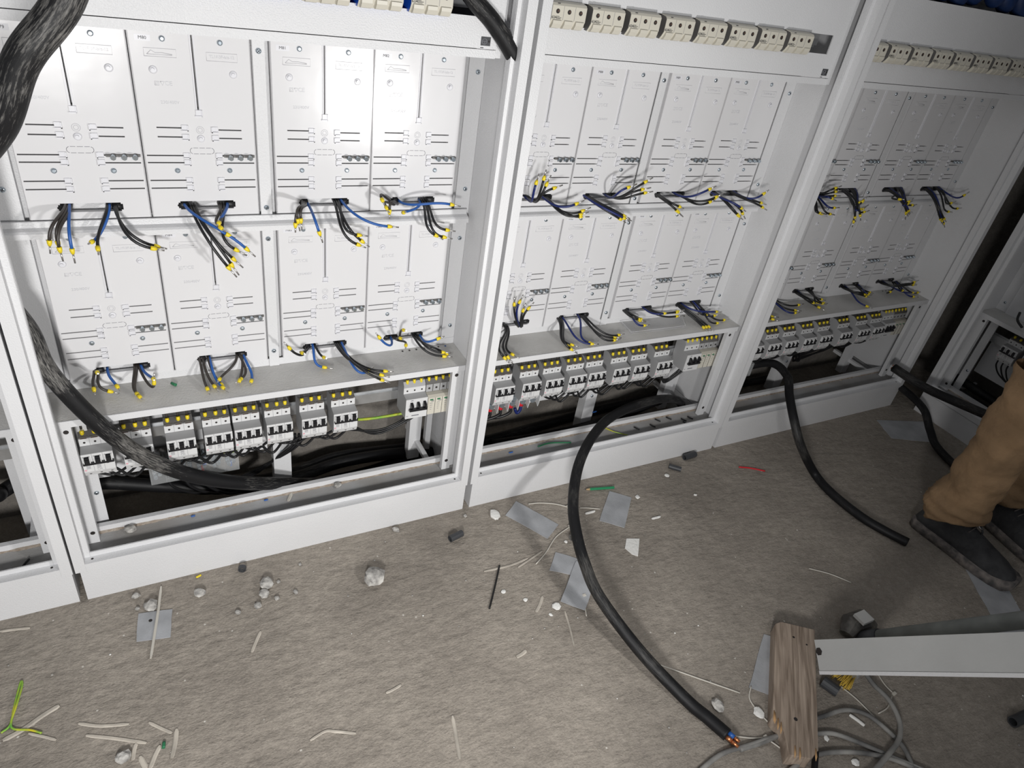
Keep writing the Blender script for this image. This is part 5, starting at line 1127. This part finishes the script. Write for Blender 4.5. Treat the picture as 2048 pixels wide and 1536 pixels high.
for s in (-1, 1):
    hx = s * .200; V = [(hx, -.12, .93), (hx - s * .004, -.145, .895), (hx - s * .006, -.160, .865)]; E_ = [(0, 1), (1, 2)]; Rr = [(.022, .026), (.018, .036), (.015, .036)]
    skin('hand', V, E_, Rr, 'skin', pw, 2)
    for k, (dy, L) in enumerate(((-.030, .066), (-.010, .074), (.010, .068), (.028, .054))):
        p = Vector((hx - s * .006, -.160 + dy, .862)); skin('finger', [p, p + Vector((-s * .004, -.006, -L * .45)), p + Vector((-s * .014, -.004, -L * .75)), p + Vector((-s * .026, 0, -L))], [(0, 1), (1, 2), (2, 3)], [.009, .0085, .008, .0065], 'skin', pw, 1)
    p = Vector((hx - s * .010, -.165, .905)); skin('thumb', [p, p + Vector((-s * .012, -.030, -.020)), p + Vector((-s * .018, -.042, -.045))], [(0, 1), (1, 2)], [.011, .0095, .0075], 'skin', pw, 1)
def shoe(x, y, rz):
    """toe towards -y; built of lofted rings along the foot"""
    e = Matrix.Translation((x, y, 0)) @ Matrix.Rotation(rz, 4, 'Z')
    st = [(.088, .020, .030, .040), (.075, .034, .036, .085), (.045, .038, .036, .105), (.010, .038, .034, .110), (-.030, .040, .036, .098), (-.070, .044, .046, .082), (-.110, .047, .050, .066), (-.145, .044, .046, .055), (-.172, .034, .034, .044), (-.188, .018, .018, .030)]
    up = MB(); so = MB(); n = 14
    def loft(mb, rings):
        vs = []; fs = []
        for r in rings: vs += r
        m = len(rings[0])
        for j in range(len(rings) - 1):
            for i in range(m): fs.append((j * m + i, j * m + (i + 1) % m, (j + 1) * m + (i + 1) % m, (j + 1) * m + i))
        fs += [tuple(range(m - 1, -1, -1)), tuple((len(rings) - 1) * m + i for i in range(m))]; mb.add([e @ Vector(v) for v in vs], fs, True)
    U = []; So = []
    for yy, wl, wr, h in st:
        U.append([(math.cos(PI * i / (n - 1)) * (wr if i < n / 2 else wl), yy, .022 + (h - .022) * max(0, math.sin(PI * i / (n - 1)))**.7) for i in range(n)])
        g = .010 if yy < -.10 else .004
        wl2, wr2 = wl + .006, wr + .006; zb = .012 if yy < -.18 else 0
        So.append([(wr2 * .9, yy * 1.03, zb), (wr2, yy * 1.03, .016), (wr2 * .98, yy * 1.03, .030 if yy > -.17 else .034), (0, yy * 1.02, .032), (-wl2 * .98, yy * 1.03, .030 if yy > -.17 else .034), (-wl2, yy * 1.03, .016), (-wl2 * .9, yy * 1.03, zb)])
    loft(up, U); loft(so, So); r = up.build('shoe', 'shoe', pw); so.build('sole', 'sole', r)
    b = MB(); 
    for i in range(6): yy = .0 - .014 * i; zz = .118 - .0075 * i - (.006 if i > 3 else 0); b.tube([e @ Vector((-.022, yy, zz - .010)), e @ Vector((0, yy - .003, zz + .002)), e @ Vector((.022, yy, zz - .010))], .0020, 5)
    b.build('lace', 'sole', r)
    b = MB(); c = e @ Vector((.004, -.050, .108)); b.ring(c, (0.2, -.6, .8), .010, .0017, 18, 6); b.tube([c + Vector((-.008, 0, 0)), c + Vector((.008, 0, .001))], .0015, 5); b.build('lace_ring', 'pin', r)
    t = MB(); t.tube([c, c + Vector((.006, -.010, -.012)), c + Vector((.004, -.014, -.022))], .003, 5); t.build('pull_tab', 'dark', r)
shoe(-.100 + .0, -.015, .10); shoe(.13, -.03, -.12)
